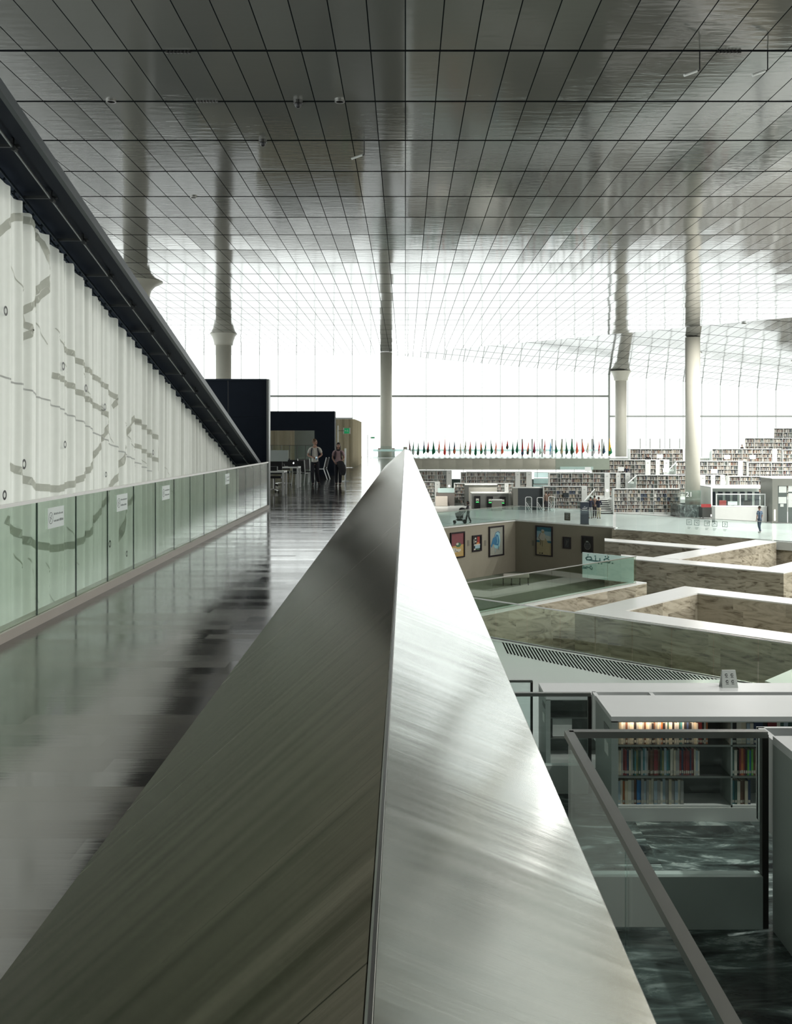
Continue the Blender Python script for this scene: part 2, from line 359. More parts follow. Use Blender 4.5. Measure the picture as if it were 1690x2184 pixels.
# walkway slab and far gallery at the same level
WXL, WXR = -3.56, .36
mb = MB(); mb.box(WXL, WXR, YB, 87.3, -.45, 0); mb.box(XL, WXL, 24.5, 87.3, -.45, 0)
struct(mb, 'floor', M_WALK, 'dark polished strip floor of the upper walkway')
mb = MB(); mb.box(XL, 18.26, 87.3, YF, -1.0, 0)
struct(mb, 'floor', mat('gallery_floor', (.5, .5, .47), .3), 'pale floor of the far gallery with the flags')
# main floor, two islands divided by the sunken court
ca = V3((math.sin(math.radians(43.3)), math.cos(math.radians(43.3)), 0)); cb = V3((math.cos(math.radians(43.3)), -math.sin(math.radians(43.3)), 0))
b0 = gp(1050, 1360, ZM); bL = b0-cb*((b0.x+6)/cb.x); bR = b0+cb*15; aR = bR+ca*40
mb = MB(); mb.prism([(XL, 14.9), (XR, 14.9), (XR, aR.y+(XR-aR.x)), tuple(aR[:2]), tuple(bR[:2]), tuple(b0[:2]), tuple(bL[:2]), (XL, bL.y)] if aR.x < XR else [(XL, 14.9), (XR, 14.9), (XR, bR.y+(XR-bR.x)*ca.y/ca.x), tuple(bR[:2]), tuple(b0[:2]), tuple(bL[:2]), (XL, bL.y)], ZM-.5, ZM)
struct(mb, 'floor', M_FLOOR, 'white floor between the near shelves and the stone court')
A0 = gp(1099, 1111, ZM); AL = A0-ca*18; AR = gp(1308, 1126, ZM); E0 = gp(1312.5, 1129.7, ZM); E1 = gp(1612, 1150.3, ZM); E2 = gp(1656.6, 1154.6, ZM); E3 = E2+cb*32
mb = MB(); mb.prism([tuple(p[:2]) for p in (AL, A0, AR, E0, E1, E2, E3)]+[(XR+4, YF), (XL, YF), (XL, AL.y)], ZM-.5, ZM)
struct(mb, 'floor', M_FLOOR, 'bright white far floor beyond the stone court')
mb = MB(); mb.box(XL-2, XR+10, 14, YF, ZS-.3, ZS)
struct(mb, 'floor', M_SUNK, 'sage green floor of the sunken exhibition court')
mb = MB(); pts = [gp(x, y, ZS) for x, y in ((1004, 1258), (1048, 1261), (1204, 1231), (1152, 1222), (1183, 1218), (1292, 1231), (1052, 1276), (960, 1266))]
mb.prism([(p.x, p.y) for p in pts], ZS, ZS+.006)
struct(mb, 'trim_1', M_SUNKW, 'pale path laid in the sage green court floor')
# enclosing lower walls
mb = MB(); mb.box(XL-.4, XL, YB, YF, ZS-.3, ZM+1.0); struct(mb, 'wall_left', M_TAUPE)
mb = MB(); mb.box(XR, XR+.4, YB, YF, ZS-.3, 5.2); struct(mb, 'wall_right', M_TAUPE)
mb = MB(); mb.box(XL, XR, YB-.4, YB, ZS-.3, ZC); struct(mb, 'wall_back', mat('back_wall', (.16, .16, .15), .7))
mb = MB(); mb.box(XL, XR, YF, YF+.4, ZS-.3, EYE-4.05); struct(mb, 'wall_front', mat('green_grey_plinth', (.10, .13, .12), .4))
mb = MB(); mb.box(-.1, .3, YB, 14.9, ZS, -.45); struct(mb, 'wall_terrace', mat('terrace_wall', (.2, .22, .2), .6), 'wall under the walkway beside the near terraces')
mb = MB(); mb.box(-3.5, 13, 14.3, 14.85, ZS-.2, ZM-.5); struct(mb, 'wall_near', M_TAUPE)
# ceiling downlights added only to brighten the hall and near terraces
def downlight(x, y, e, label, lamp=True):
    z = min(ceil2(x, y), ZC); t = thing('ceiling_downlight', label, 'lamp', (x, y, z-.05), 'added ceiling fill downlights')
    MB().lathe([(.17, z-.05), (.17, z+.01)], x, y, 20).build('rim', M_STEEL, t)
    if lamp:
        l = bpy.data.lights.new('lamp', 'AREA'); l.shape = 'DISK'; l.size = .26; l.energy = e; l.color = (1, .97, .92)
        o = bpy.data.objects.new('lamp', l); COL.objects.link(o); o.parent = t; o.location = (0, 0, -.015)
LE = 1200
for i, y in enumerate((22.0, 34.5, 47.5, 60.5, 72.0, 84.0)):
    for j, x in enumerate((25.0, 33.0, 41.0) if y < 45 or y > 70 else (33.0, 37.0, 41.0)): downlight(x+.4*(i % 2), y, LE, 'added ceiling fill downlight, %s row from the camera, %s of its row' % (('first', 'second', 'third', 'fourth', 'fifth', 'sixth')[i], ('leftmost', 'middle', 'rightmost')[j]))
downlight(9, 7, 650, 'added ceiling fill downlight nearest to the camera'); downlight(15, 13.5, 650, 'second nearest added ceiling fill downlight')
# near terraces
def terr(y0, y1, z, lab):
    mb = MB(); mb.box(.3, 16, y0, y1, ZS, z); struct(mb, 'floor', M_MARBLE, lab)
terr(YB, 5.4, ZL[0], 'dark veined marble floor of the uppermost near terrace')
terr(5.4, 10.1, ZL[1], 'dark veined marble floor of the middle near terrace')
terr(10.1, 14.9, ZL[2], 'dark veined marble floor of the lowest near terrace')
# facade glazing
def facade(n, x0, x1, z0, z1, step):
    t = thing('window_%d' % n, 'far glass wall bay %d' % n, None, ((x0+x1)/2, YF, z0), kind='structure')
    MB().box(x0, x1, YF+.05, YF+.07, z0, z1).build('pane', M_WINDOW, t)
    m = MB(); x = x0
    while x < x1-.1: m.box(x-.02, x+.02, YF-.02, YF+.14, z0, z1); x += step
    m.build('mullion', M_FRAMEG, t); return t
f1 = facade(1, XL, Xp(1299, YF), EYE-4.05, ZC, 1.89)
m = MB(); z = Zp(845, YF); m.box(XL, Xp(1299, YF), YF-.1, YF+.1, z-.1, z+.1); m.build('transom', M_FRAMEG, f1)
m = MB(); x = Xp(1299.5, YF); m.box(x-.09, x+.09, YF-.12, YF+.12, -.0, ceil2(x, YF)+.1); m.build('corner_mullion', M_FRAMEG, f1)
f2 = facade(2, Xp(1300, YF), XR, EYE-4.05, ZC, 1.89)
m = MB(); z = Zp(888, YF); m.box(Xp(1300, YF), XR, YF-.1, YF+.1, z-.09, z+.09); m.build('transom', M_FRAMEG, f2)
def sidewin(n, x, z0):
    t = thing('window_%d' % n, 'side glass wall', None, (x, 45, z0), kind='structure')
    MB().box(x, x+.02, YB, YF, z0, ZC).build('pane', M_WINDOW, t); m = MB(); y = YB
    while y < YF: m.box(x-.05, x+.07, y-.03, y+.03, z0, ZC); y += 3.8
    m.build('mullion', M_FRAMEG, t)
sidewin(3, XL-.1, ZM+1.0); sidewin(4, XR+.1, 5.2)
# columns
def column(px, y, z0, d, label, capital=True, flare=.24):
    x = Xp(px, y); t = thing('column', label, 'column', (x, y, z0), 'round columns'); r = d/2
    zt = min(ceil2(x, y), ZC); MB().lathe([(r, z0), (r, zt-.05)], x, y, 32).build('shaft', M_COLUMN, t, True)
    if capital:
        MB().lathe([(r+.01, zt-.95), (r+.12, zt-.92), (r+.14, zt-.7), (r+.22, zt-.45), (r+.22+flare*.35, zt-.22), (r+.22+flare, zt-.03), (r+.22+flare, zt+.02)], x, y, 32).build('capital', M_COLUMN, t, True)
    return t
column(289, 53.2, 0, 1.28, 'round off-white column with a flared capital half hidden by the sloping dark beam', True, .6)
column(477, 79.5, 0, 1.26, 'round off-white column with a flared capital rising behind the dark screen')
column(824, 96.0, 0, 1.16, 'round off-white column standing at the far end of the walkway', False)
column(1325, 96.6, 0, 1.13, 'round off-white column with a flared capital beside the orange flag')
column(1478, 78, ZM, 1.16, 'thickest looking round column standing on the dark marble plinth', False)
# ================================================================ WALKWAY PARAPET
t = thing('parapet', 'long wedge shaped metal parapet between the walkway and the court', 'parapet', (0, 30, 0))
RX, RZ = -.034, EYE-.62; CX, CZ = .326, EYE-.76; FX = -1.29
m = MB(); Y0, Y1 = -2.0, 64.0
m.hexa([(FX, Y0, 0), (RX, Y0, 0), (RX, Y1, 0), (FX, Y1, 0)], [(RX-.012, Y0, RZ-.004), (RX, Y0, RZ-.004), (RX, Y1, RZ-.004), (RX-.012, Y1, RZ-.004)])
m.build('inner_face', M_INNER, t)
# cap: sheet panels with a slightly uneven surface, folded down at its outer edge
m = MB(); ny = 520; nx = 10; b = 0
ys = [Y0+(Y1-Y0)*(i/ny)**1.6 for i in range(ny+1)]
for y in ys:
    for k in range(nx+1):
        u = k/nx; x = RX+(CX-RX)*u; z = RZ+(CZ-RZ)*u
        z += .0012*math.sin(math.pi*u)*(math.sin(y*3.7+.8*math.sin(y*.9))+.6*math.sin(y*7.9+2*math.sin(y*1.3)+u*1.5))*(1 if y < 30 else .6)
        m.v.append((x, y, z))
W_ = nx+1
for i in range(ny):
    for k in range(W_-1):
        m.f.append([i*W_+k, i*W_+k+1, (i+1)*W_+k+1, (i+1)*W_+k]); m.m.append(0)
cap = m.build('metal_cap', M_CAP, t, True)
m = MB(); m.hexa([(CX-.02, Y0, CZ-.45), (CX+.002, Y0, CZ-.45), (CX+.002, Y1, CZ-.45), (CX-.02, Y1, CZ-.45)], [(CX-.02, Y0, CZ+.003), (CX+.002, Y0, CZ-.002), (CX+.002, Y1, CZ-.002), (CX-.02, Y1, CZ+.003)]); m.build('outer_fold', M_STEEL, t)
m = MB(); m.tube((RX-.005, Y0, RZ), (RX-.005, Y1, RZ), .005, 6); m.build('ridge_seam', M_DSTEEL, t)
m = MB(); m.box(-.13, .12, 63.9, 64.3, 0, EYE-.50); m.build('end_block', M_COLUMN, t)
# ================================================================ LEFT GLASS BALUSTRADE
RAILX = -3.42; E_Y = 24.3
t = thing('glass_balustrade', 'green glass balustrade along the walkway in front of the sheer curtain', 'balustrade', (RAILX, 14, 0))
m = MB(); m.box(RAILX-.12, RAILX+.03, -2, E_Y, 0, .085); m.build('kerb', mat('kerb_stone', (.55, .52, .47), .4), t)
m = MB(); m.box(RAILX-.03, RAILX+.004, -2, E_Y, 1.132, 1.162); m.build('top_rail', mat('pale_steel', (.86, .88, .86), .4), t)
y = 9.07-1.075*10
while y < E_Y-.2:
    y2 = min(y+1.06, E_Y); MB().box(RAILX-.012, RAILX, y+.008, y2-.004, .085, 1.137).build('glass_panel', M_GLASS, t); MB().box(RAILX-.012, RAILX+.001, y2-.003, y2+.012, .085, 1.13).build('panel_edge', mat('dark_glass_edge', (.03, .06, .05), .3), t)
    y += 1.075
M_ST = mat('pale_sticker', (.74, .82, .8), .5, var=.02); M_INK = mat('grey_ink', (.22, .26, .25), .6)
for py_, ys0 in ((9.32, 9.32), (11.55, 11.55), (13.7, 13.7), (18.5, 18.5)):
    O = V3((RAILX, ys0+.2, .96)); U = V3((0, 1, 0)); V = V3((0, 0, 1)); N = V3((1, 0, 0))
    m = MB(); m.plaque(O, U, V, N, -.20, .24, -.10, .10, .002)
    m.mat(1); ring = [(-.12+.055*math.cos(a*.5236), .055*math.sin(a*.5236)) for a in range(13)]
    m.stroke(O, U, V, N, ring, .007, .001, .002); m.stroke(O, U, V, N, [(-.135, -.03), (-.12, .0), (-.11, .03)], .012, .001, .002)
    m.stroke(O, U, V, N, [(-.145, .01), (-.10, -.01)], .006, .001, .002)
    for zz, hh in ((.035, .02), (-.03, .024)):
        u = -.04
        while u < .2:
            wd = random.choice((.02, .035, .05)); m.plaque(O, U, V, N, u, min(u+wd, .215), zz-hh/2, zz+hh/2*random.uniform(.3, 1), .001, .002); u += wd+.01
    m.build('notice_sticker', [M_ST, M_INK], t)['label'] = 'pale notice sticker with a ringed figure and two lines of writing'
# ================================================================ SLOPING BEAM
def hb(y): return 3.07-.242*(y-8.54)+EYE
t = thing('sloping_beam', 'dark sloping beam running down above the curtain to the walkway', 'beam', (-3.8, 14, hb(14)))
YA, YZ = -1.0, 24.35
def slope_box(m, x0, x1, y0, y1, d0, d1):
    m.hexa([(x0, y0, hb(y0)+d0), (x1, y0, hb(y0)+d0), (x1, y1, hb(y1)+d0), (x0, y1, hb(y1)+d0)], [(x0, y0, hb(y0)+d1), (x1, y0, hb(y0)+d1), (x1, y1, hb(y1)+d1), (x0, y1, hb(y1)+d1)])
m = MB(); slope_box(m, -3.60, -3.55, YA, YZ, -.005, .10); m.build('fascia', mat('blue_grey_metal', (.035, .045, .052), .45, .3), t)
m = MB(); slope_box(m, -3.74, -3.60, YA, YZ, 0, .10); slope_box(m, -4.75, -3.74, YA, YZ, .06, .2); slope_box(m, -4.85, -4.75, YA, YZ, -.1, .2); m.build('soffit', M_NAVY, t)
m = MB(); m.tube((-3.80, YA, hb(YA)-.03), (-3.80, YZ-.2, hb(YZ-.2)-.03), .014, 10); m.build('pipe', mat('bright_pipe', (.3, .32, .33), .3, .9), t)
y = 1.3
while y < 24:
    m = MB(); m.bar((-4.15, y, hb(y)-.0), (-3.74, y, hb(y)-.0), .03, .03); m.bar((-3.8, y-.03, hb(y)+.06), (-3.8, y-.03, hb(y)-.05), .022, .03); m.tube((-3.785, y-.05, hb(y)-.035), (-3.785, y+.01, hb(y)-.035), .026, 8)
    m.build('bracket', mat('dark_bracket', (.05, .055, .06), .5, .5), t); y += 1.02
m = MB()
for dx, dz in ((-4.10, -.02), (-4.18, -.02)): m.bar((dx, YA, hb(YA)+dz), (dx, YZ-.3, hb(YZ-.3)+dz), .015, .03)
y = 2.0
while y < 24: m.bar((-4.19, y, hb(y)-.02), (-4.09, y, hb(y)-.02), .012, .02); m.bar((-4.14, y, hb(y)+.0), (-4.14, y, hb(y)-.09), .01, .012); y += .26
m.build('curtain_track', M_NAVY2, t)
# ================================================================ CURTAIN
CXX = -4.15
def cxs(y, z):
    a = y*2*math.pi
    return CXX+.034*math.sin(a*2.6+.9*math.sin(a*.31))+.015*math.sin(a*5.9+1.7*math.sin(a*.17))+.012*math.sin(a*.43)+.008*math.sin(a*9.7+2.1*math.sin(a*.23))+.006*math.sin(z*1.3+y)
t = thing('sheer_curtain', 'tall pleated sheer white curtain hanging from the sloping beam', 'curtain', (CXX, 14, -3))
m = MB(); ny = 1500; nz = 10; ya, yb = 3.0, 24.2
for i in range(ny+1):
    y = ya+(yb-ya)*i/ny; zt = hb(y)-.05-.03*abs(math.sin(y*12)); zb = -3.4
    for k in range(nz+1):
        z = zt+(zb-zt)*(k/nz); m.v.append((cxs(y, z), y, z))
for i in range(ny):
    for k in range(nz):
        a = i*(nz+1)+k; m.f.append([a, a+nz+1, a+nz+2, a+1]); m.m.append(0)
m.build('cloth', M_CURT, t, True)
def cpt(px, py):
    y = -CXX*FPX/(PX0-px); return y, EYE-(py-PY0)*y/FPX
def band(path, wd, mtl, name, k=0):
    P = [cpt(*p) for p in path]; L = []
    for (a, b), (c, d) in zip(P[:-1], P[1:]):
        n = max(2, int(math.hypot(c-a, d-b)/.03))
        L += [(a+(c-a)*i/n, b+(d-b)*i/n) for i in range(n)]
    L.append(P[-1]); m = MB(); b0 = 0
    for i, (y, z) in enumerate(L):
        q = L[min(i+1, len(L)-1)]; p = L[max(i-1, 0)]; dy, dz = q[0]-p[0], q[1]-p[1]; l = math.hypot(dy, dz) or 1; ny_, nz_ = -dz/l*wd/2, dy/l*wd/2
        for s in (-1, 1):
            yy, zz = y+ny_*s, z+nz_*s; m.v.append((cxs(yy, zz)+.006, yy, zz))
    for i in range(len(L)-1): m.f.append([2*i, 2*i+1, 2*i+3, 2*i+2]); m.m.append(0)
    m.build(name, mtl, t, True)
for pth, wd in (([(-6, 500), (10, 472), (30, 463), (50, 463), (70, 478), (92, 520), (103, 575), (104, 612)], .085),
    ([(104, 588), (80, 625), (72, 650)], .085), ([(100, 612), (84, 640), (62, 652), (54, 668), (56, 690), (66, 705), (48, 730), (42, 762)], .075),
    ([(128, 735), (160, 765), (195, 798), (226, 825), (246, 850), (240, 868)], .075), ([(115, 800), (150, 825), (190, 855), (232, 888)], .075),
    ([(285, 897), (300, 905), (335, 935), (336, 1005)], .08), ([(290, 950), (338, 985)], .07), ([(272, 925), (280, 890), (296, 900)], .07),
    ([(232, 892), (222, 930), (204, 965), (188, 1000), (160, 1028), (120, 1043), (75, 1038), (45, 1012), (10, 984)], .085),
    ([(265, 950), (258, 985), (243, 1020), (228, 1062), (205, 1100), (190, 1135), (160, 1160), (115, 1170), (70, 1160), (35, 1138), (5, 1108)], .09),
    ([(285, 1050), (262, 1095), (255, 1150), (250, 1200)], .08)):
    band(pth, wd, M_CURTB, 'printed_band')
for x0, y0 in ((22, 560), (70, 640), (118, 700), (170, 780), (215, 850), (265, 900), (30, 1180), (60, 1190), (95, 1200), (140, 1110), (300, 960), (350, 990)):
    band([(x0, y0), (x0+26, y0+95)], .012, M_CURTB, 'thin_print_line')
band([(-4, 800), (15, 812), (45, 822), (75, 842), (100, 855), (120, 868), (145, 886), (180, 905), (205, 926), (220, 934), (250, 958), (290, 986), (322, 1006)], .02, mat('seam_thread', (.5, .52, .5), .7), 'hem_seam')
for ex, ey, r in ((126, 781, .045), (177, 828, .045), (221, 868, .045), (127, 948, .04), (179, 1140, .05), (226, 1160, .045), (260, 1181, .04), (2, 663, .045), (2, 1056, .045), (323, 965, .04), (52, 990, .05), (222, 1012, .035)):
    y, z = cpt(ex, ey); m = MB(); n = 16
    for i in range(n):
        a = 2*math.pi*i/n
        for rr, o in ((r*1.15, .02), (r*.62, .02)): m.v.append((cxs(y, z)+.022, y+rr*math.cos(a), z+rr*math.sin(a)))
    for i in range(n): j = (i+1) % n; m.f.append([2*i, 2*j, 2*j+1, 2*i+1]); m.m.append(0)
    m.build('eyelet', M_BLACK, t)
# ================================================================ SCREENS AND ROOMS ALONG THE WALKWAY
t = thing('dark_screen', 'tall dark navy screen standing at the end of the glass balustrade', 'screen', (-7, 24.5, 0))
xr = Xp(570, 24.5)
for a, b in ((-12.0, -7.9), (-7.88, -4.46), (-4.44, xr)):
    for z0, z1 in ((.02, 2.27), (2.29, 3.2)):
        MB().box(a, b, 24.46, 24.6, z0, z1).build('panel', M_NAVY, t)
MB().box(xr, xr+.055, 24.4, 24.7, 0, 3.23).build('end_post', mat('pewter_post', (.20, .215, .21), .4, .4), t)
MB().box(-12, xr, 24.42, 24.64, 3.2, 3.235).build('top_cap', M_NAVY2, t)
t = thing('dark_portal', 'dark navy portal wall with a wide opening behind the two walkers', 'portal', (-6, 46.5, 0))
xr = Xp(714, 46.5); xo = Xp(671, 46.5); zo = Zp(918, 46.5); zt = Zp(877, 46.5)
MB().box(xo, xr, 46.5, 47.3, 0, zo).build('side_panel', M_NAVY, t)
MB().box(-12, xr, 46.5, 47.3, zo, zt).build('header', M_NAVY, t)
MB().box(-12, -9.5, 46.5, 47.3, 0, zo).build('side_panel', M_NAVY, t)
MB().box(-11.9, -4.2, 52.2, 52.3, 0, zt-.1).build('back_wall', mat('sage_grey_wall', (.30, .34, .30), .6), t)
def pleats(name, pts, z0, z1, mtl, parent, amp=.035, n=70, step=.03):
    m = MB(); P = []
    for (p, q) in zip(pts[:-1], pts[1:]):
        p = Vector(p); q = Vector(q); L = (q-p).length; k = int(L/step); d = (q-p)/L; nn = Vector((-d.y, d.x))
        for i in range(k):
            s = i*step; P.append(p+d*s+nn*amp*(math.sin(s*14+1.2*math.sin(s*2.1))+.4*math.sin(s*33)))
    b = 0
    for p in P: m.v += [(p.x, p.y, z0), (p.x, p.y, z1)]
    for i in range(len(P)-1): m.f.append([2*i, 2*i+2, 2*i+3, 2*i+1]); m.m.append(0)
    return m.build(name, mtl, parent, True)
t = thing('beige_curtain', 'beige pleated curtain seen through the opening of the dark portal', 'curtain', (-7.5, 51.6, 0))
pleats('cloth', [(-11, 51.6), (Xp(630, 51.6), 51.6)], .05, 2.75, M_BEIGE, t)
MB().box(-11, Xp(630, 51.6), 51.55, 51.65, 2.75, 2.8).build('track', M_DSTEEL, t)
t = thing('curtained_booth', 'free standing booth wrapped in beige pleated curtain beyond the dark portal', 'booth', (-5.6, 62, 0))
xc = Xp(754, 59.6); pleats('curtain_wrap', [(-9, 59.6), (xc, 59.6), (xc+.02, 69.0)], .006, Zp(894, 59.6), M_BEIGE, t, .05)
MB().box(-9, xc-.05, 59.7, 69, Zp(894, 59.6), Zp(891, 59.6)+.02).build('top_cap', M_PLATE, t)
M_EXIT = mat('exit_green', (.015, .22, .09), .4, emit=(.02, .35, .13), est=.35); M_WHT = mat('sign_white', (.85, .88, .85), .4)
def exit_sign(x, y, z, w_, h_, label, pole=0):
    t = thing('exit_sign', label, 'sign', (x, y, z)); O = V3((x, y, z)); U = V3((1, 0, 0)); V = V3((0, 0, 1)); N = V3((0, -1, 0))
    MB().box(x-w_/2, x+w_/2, y, y+.04, z-h_/2, z+h_/2).build('panel', M_EXIT, t)
    m = MB(); s = w_
    m.blob(O, U, V, N, [(-.05*s, -.02*s), (-.3*s, -.02*s), (-.3*s, -.10*s), (-.42*s, .03*s), (-.3*s, .16*s), (-.3*s, .08*s), (-.05*s, .08*s)], .006, .0)
    m.stroke(O, U, V, N, [(.12*s, .16*s), (.18*s, .03*s), (.10*s, -.1*s), (.02*s, -.18*s)], .05*s, .006); m.stroke(O, U, V, N, [(.18*s, .0), (.27*s, -.09*s), (.25*s, -.2*s)], .05*s, .006)
    m.stroke(O, U, V, N, [(.03*s, .08*s), (.16*s, .08*s), (.27*s, .03*s)], .04*s, .006); m.plaque(O, U, V, N, .15*s, .23*s, .18*s, .26*s, .006)
    m.build('running_figure_and_arrow', M_WHT, t)
    if pole:
        MB().box(x-w_/2-.05, x-w_/2-.01, y-.01, y+.03, z-h_/2-.03, z+h_/2+.03).build('side_bracket', M_PLATE, t)
        MB().box(x+w_/2+.01, x+w_/2+.05, y-.01, y+.03, z-h_/2-.03, z+h_/2+.03).build('side_bracket', M_PLATE, t)
        MB().tube((x-w_/2-.35, y, 0), (x-w_/2-.35, y, z+.3), .03, 10).build('pole', M_PLATE, t); MB().box(x-w_/2-.35, x-w_/2, y-.012, y+.012, z-.01, z+.02).build('arm', M_DSTEEL, t)
    return t
exit_sign(Xp(740, 55), 55, Zp(919, 55), .30, .30, 'green exit sign held by a thin white pole in front of the curtained booth', 1)
exit_sign(Xp(795.5, 95), 95, Zp(933.5, 95), .32, .18, 'small green exit sign against the far windows left of the far column', 1)
t = thing('queue_post', 'slim white post standing behind the walking woman', 'post', (Xp(737, 40), 40, 0)); 
MB().tube((Xp(737, 40), 40, .02), (Xp(737, 40), 40, 1.35), .035, 12).build('shaft', M_PLATE, t); MB().lathe([(.14, 0), (.14, .02), (.03, .035)], Xp(737, 40), 40, 20).build('base', M_PLATE, t)
for px_, s in ((809.5, 'left'), (839.5, 'right')):
    x = Xp(px_, 94.6); t = thing('extinguisher_cabinet', 'grey fire cabinet with a red mark %s of the far walkway column' % s, 'cabinet', (x, 94.6, 0), 'fire cabinets by the far column')
    MB().box(x-.14, x+.14, 94.6, 94.8, 0, .88).build('body', M_SHELFW, t); MB().box(x-.1, x+.1, 94.58, 94.6, .62, .8).build('red_mark', mat('red_mark', (.6, .05, .04), .4), t)
# tables
M_TBL = mat('white_table', (.70, .72, .70), .35); M_LEG = mat('pale_table_leg', (.62, .64, .63), .3, .3)
def table(x1, w_, y, d, label):
    t = thing('reading_table', label, 'table', (x1-w_/2, y+d/2, 0), 'white tables behind the dark screen')
    MB().box(x1-w_, x1, y, y+d, .70, .75).build('tabletop', M_TBL, t)
    for a in (x1-.03, x1-w_+.03):
        for b in (y+.03, y+d-.03): MB().box(a-.03, a+.03, b-.03, b+.03, 0, .70).build('leg', M_LEG, t)
table(Xp(606, 29.8), 1.7, 29.8, .8, 'white square-legged table nearest to the dark screen')
table(Xp(636.7, 34.4), 2.0, 34.4, .8, 'white table carrying the black laptop and the large monitor')
def monitor(x, y, z, w_, h_, label, screen=M_PLATE, rz=0, grp=None, stand=.18, cat='monitor'):
    t = thing('monitor', label, cat, (x, y, z), grp)
    MB().box(x-w_/2, x+w_/2, y-.02, y+.02, z+stand, z+stand+h_).build('screen', screen, t)
    MB().box(x-.03, x+.03, y+.0, y+.04, z+.01, z+stand+.08).build('neck', M_STEEL, t)
    MB().box(x-.11, x+.11, y-.08, y+.1, z, z+.012).build('foot', M_STEEL, t); t.rotation_euler[2] = rz; return t
monitor(Xp(594, 34.9), 34.9, .75, .72, .40, 'large grey monitor seen from behind on the further white table', M_SHELFG)
t = thing('laptop', 'open black laptop with a glowing emblem on its lid', 'laptop', (Xp(625, 34.65), 34.65, .75)); x = Xp(625, 34.65)
MB().box(x-.17, x+.17, 34.65, 34.9, .75, .765).build('base', M_BLACK, t)
MB().hexa([(x-.17, 34.64, .765), (x+.17, 34.64, .765), (x+.17, 34.65, .765), (x-.17, 34.65, .765)], [(x-.17, 34.55, .99), (x+.17, 34.55, .99), (x+.17, 34.56, .99), (x-.17, 34.56, .99)]).build('lid', M_BLACK, t)
m = MB(); O = V3((x+.03, 34.585, .875)); U = V3((1, 0, 0)); V = V3((0, -.37, .93)); N = V3((0, -1, -.3)).normalized()
m.blob(O, U, V, N, [(.028*math.cos(a)*(1-.12*math.cos(2*a)), .028*math.sin(a)) for a in [i*math.pi/6 for i in range(12)]], .003); m.blob(O, U, V, N, [(0, .03), (.012, .034), (.016, .046), (.004, .042)], .003)
m.build('emblem', mat('glowing_emblem', (.9, .9, .9), .4, emit=(1, 1, 1), est=1.5), t)
def task_items(px_, y, z, w_, h_, name, label, mtl):
    x = Xp(px_, y); tag(MB().box(x-w_/2, x+w_/2, y-.12, y+.12, z, z+h_).build(name, mtl), label, name.split('_')[-1])
task_items(583, 30.1, .75, .26, .13, 'storage_box', 'dark box lying on the nearest white table', M_BLACK)
task_items(604, 34.75, .75, .09, .09, 'desk_phone', 'small black desk phone beside the large monitor', M_BLACK)
def side_chair(x, y, rz, label):
    t = thing('side_chair', label, 'chair', (x, y, 0), 'dark chairs with pale metal frames')
    def B(f, n, mt): m = MB(); f(m); return m.build(n, mt, t)
    B(lambda m: m.box(x-.22, x+.22, y-.22, y+.22, .43, .47), 'seat', M_BLACK)
    B(lambda m: m.hexa([(x-.22, y+.20, .52), (x+.22, y+.20, .52), (x+.22, y+.23, .52), (x-.22, y+.23, .52)], [(x-.22, y+.29, .92), (x+.22, y+.29, .92), (x+.22, y+.32, .92), (x-.22, y+.32, .92)]), 'backrest', M_BLACK)
    for s in (-1, 1):
        B(lambda m: (m.bar((x+s*.24, y-.24, .45), (x+s*.24, y-.20, 0), .03, .03), m.bar((x+s*.24, y-.24, .45), (x+s*.24, y+.22, .45), .03, .03)), 'front_leg', M_LEG)
        B(lambda m: m.bar((x+s*.24, y+.20, .45), (x+s*.24, y+.36, 0), .03, .03), 'rear_leg', M_LEG)
        B(lambda m: m.bar((x+s*.24, y+.20, .45), (x+s*.24, y+.32, .95), .03, .03), 'back_post', M_LEG)
    return t
def place_rot(t, rz):   # turn a thing about its own base
    t.rotation_euler[2] = rz
c1 = side_chair(Xp(652, 38.5), 38.5, 0, 'dark chair with a pale metal frame left of the walking man'); place_rot(c1, math.radians(20))
c2 = side_chair(Xp(684, 42), 42.0, 0, 'dark chair seen in profile to the right of the walking man'); place_rot(c2, math.radians(-100))
c3 = side_chair(Xp(641, 36.6), 36.6, 0, 'dark chair drawn up to the laptop table'); place_rot(c3, math.radians(170))
def office_chair(px_, y, label):
    x = Xp(px_, y); t = thing('office_chair', label, 'chair', (x, y, 0))
    MB().box(x-.25, x+.25, y-.24, y+.24, .46, .53).build('seat', M_BLACK, t); MB().box(x-.23, x+.23, y+.22, y+.27, .58, 1.0).build('backrest', M_BLACK, t)
    MB().tube((x, y, .10), (x, y, .46), .03, 10).build('gas_lift', M_DSTEEL, t)
    for i in range(5):
        a = i*1.2566+.3; m = MB(); m.bar((x, y, .11), (x+.3*math.cos(a), y+.3*math.sin(a), .075), .04, .03); m.build('spoke', M_STEEL, t)
        MB().tube((x+.3*math.cos(a), y+.3*math.sin(a)-.012, .03), (x+.3*math.cos(a), y+.3*math.sin(a)+.012, .03), .03, 10).build('caster', M_BLACK, t)
    return t
office_chair(585, 31.6, 'black office chair on casters tucked behind the nearest white table')
office_chair(604, 36.4, 'black office chair behind the table with the large monitor')
t = thing('glass_partition', 'low glass partition with small bright clips behind the tables', 'partition', (-5, 44, 0))
MB().box(-8, Xp(668, 44), 44, 44.015, .1, 1.45).build('glass_panel', M_GLASSL, t); m = MB(); m.box(-8, Xp(668, 44), 43.99, 44.03, 1.44, 1.46)
for q in (580, 600, 618, 634, 652): x = Xp(q, 44); m.box(x-.012, x+.012, 43.98, 44.04, .0, 1.45)
m.build('frame', M_DSTEEL, t)
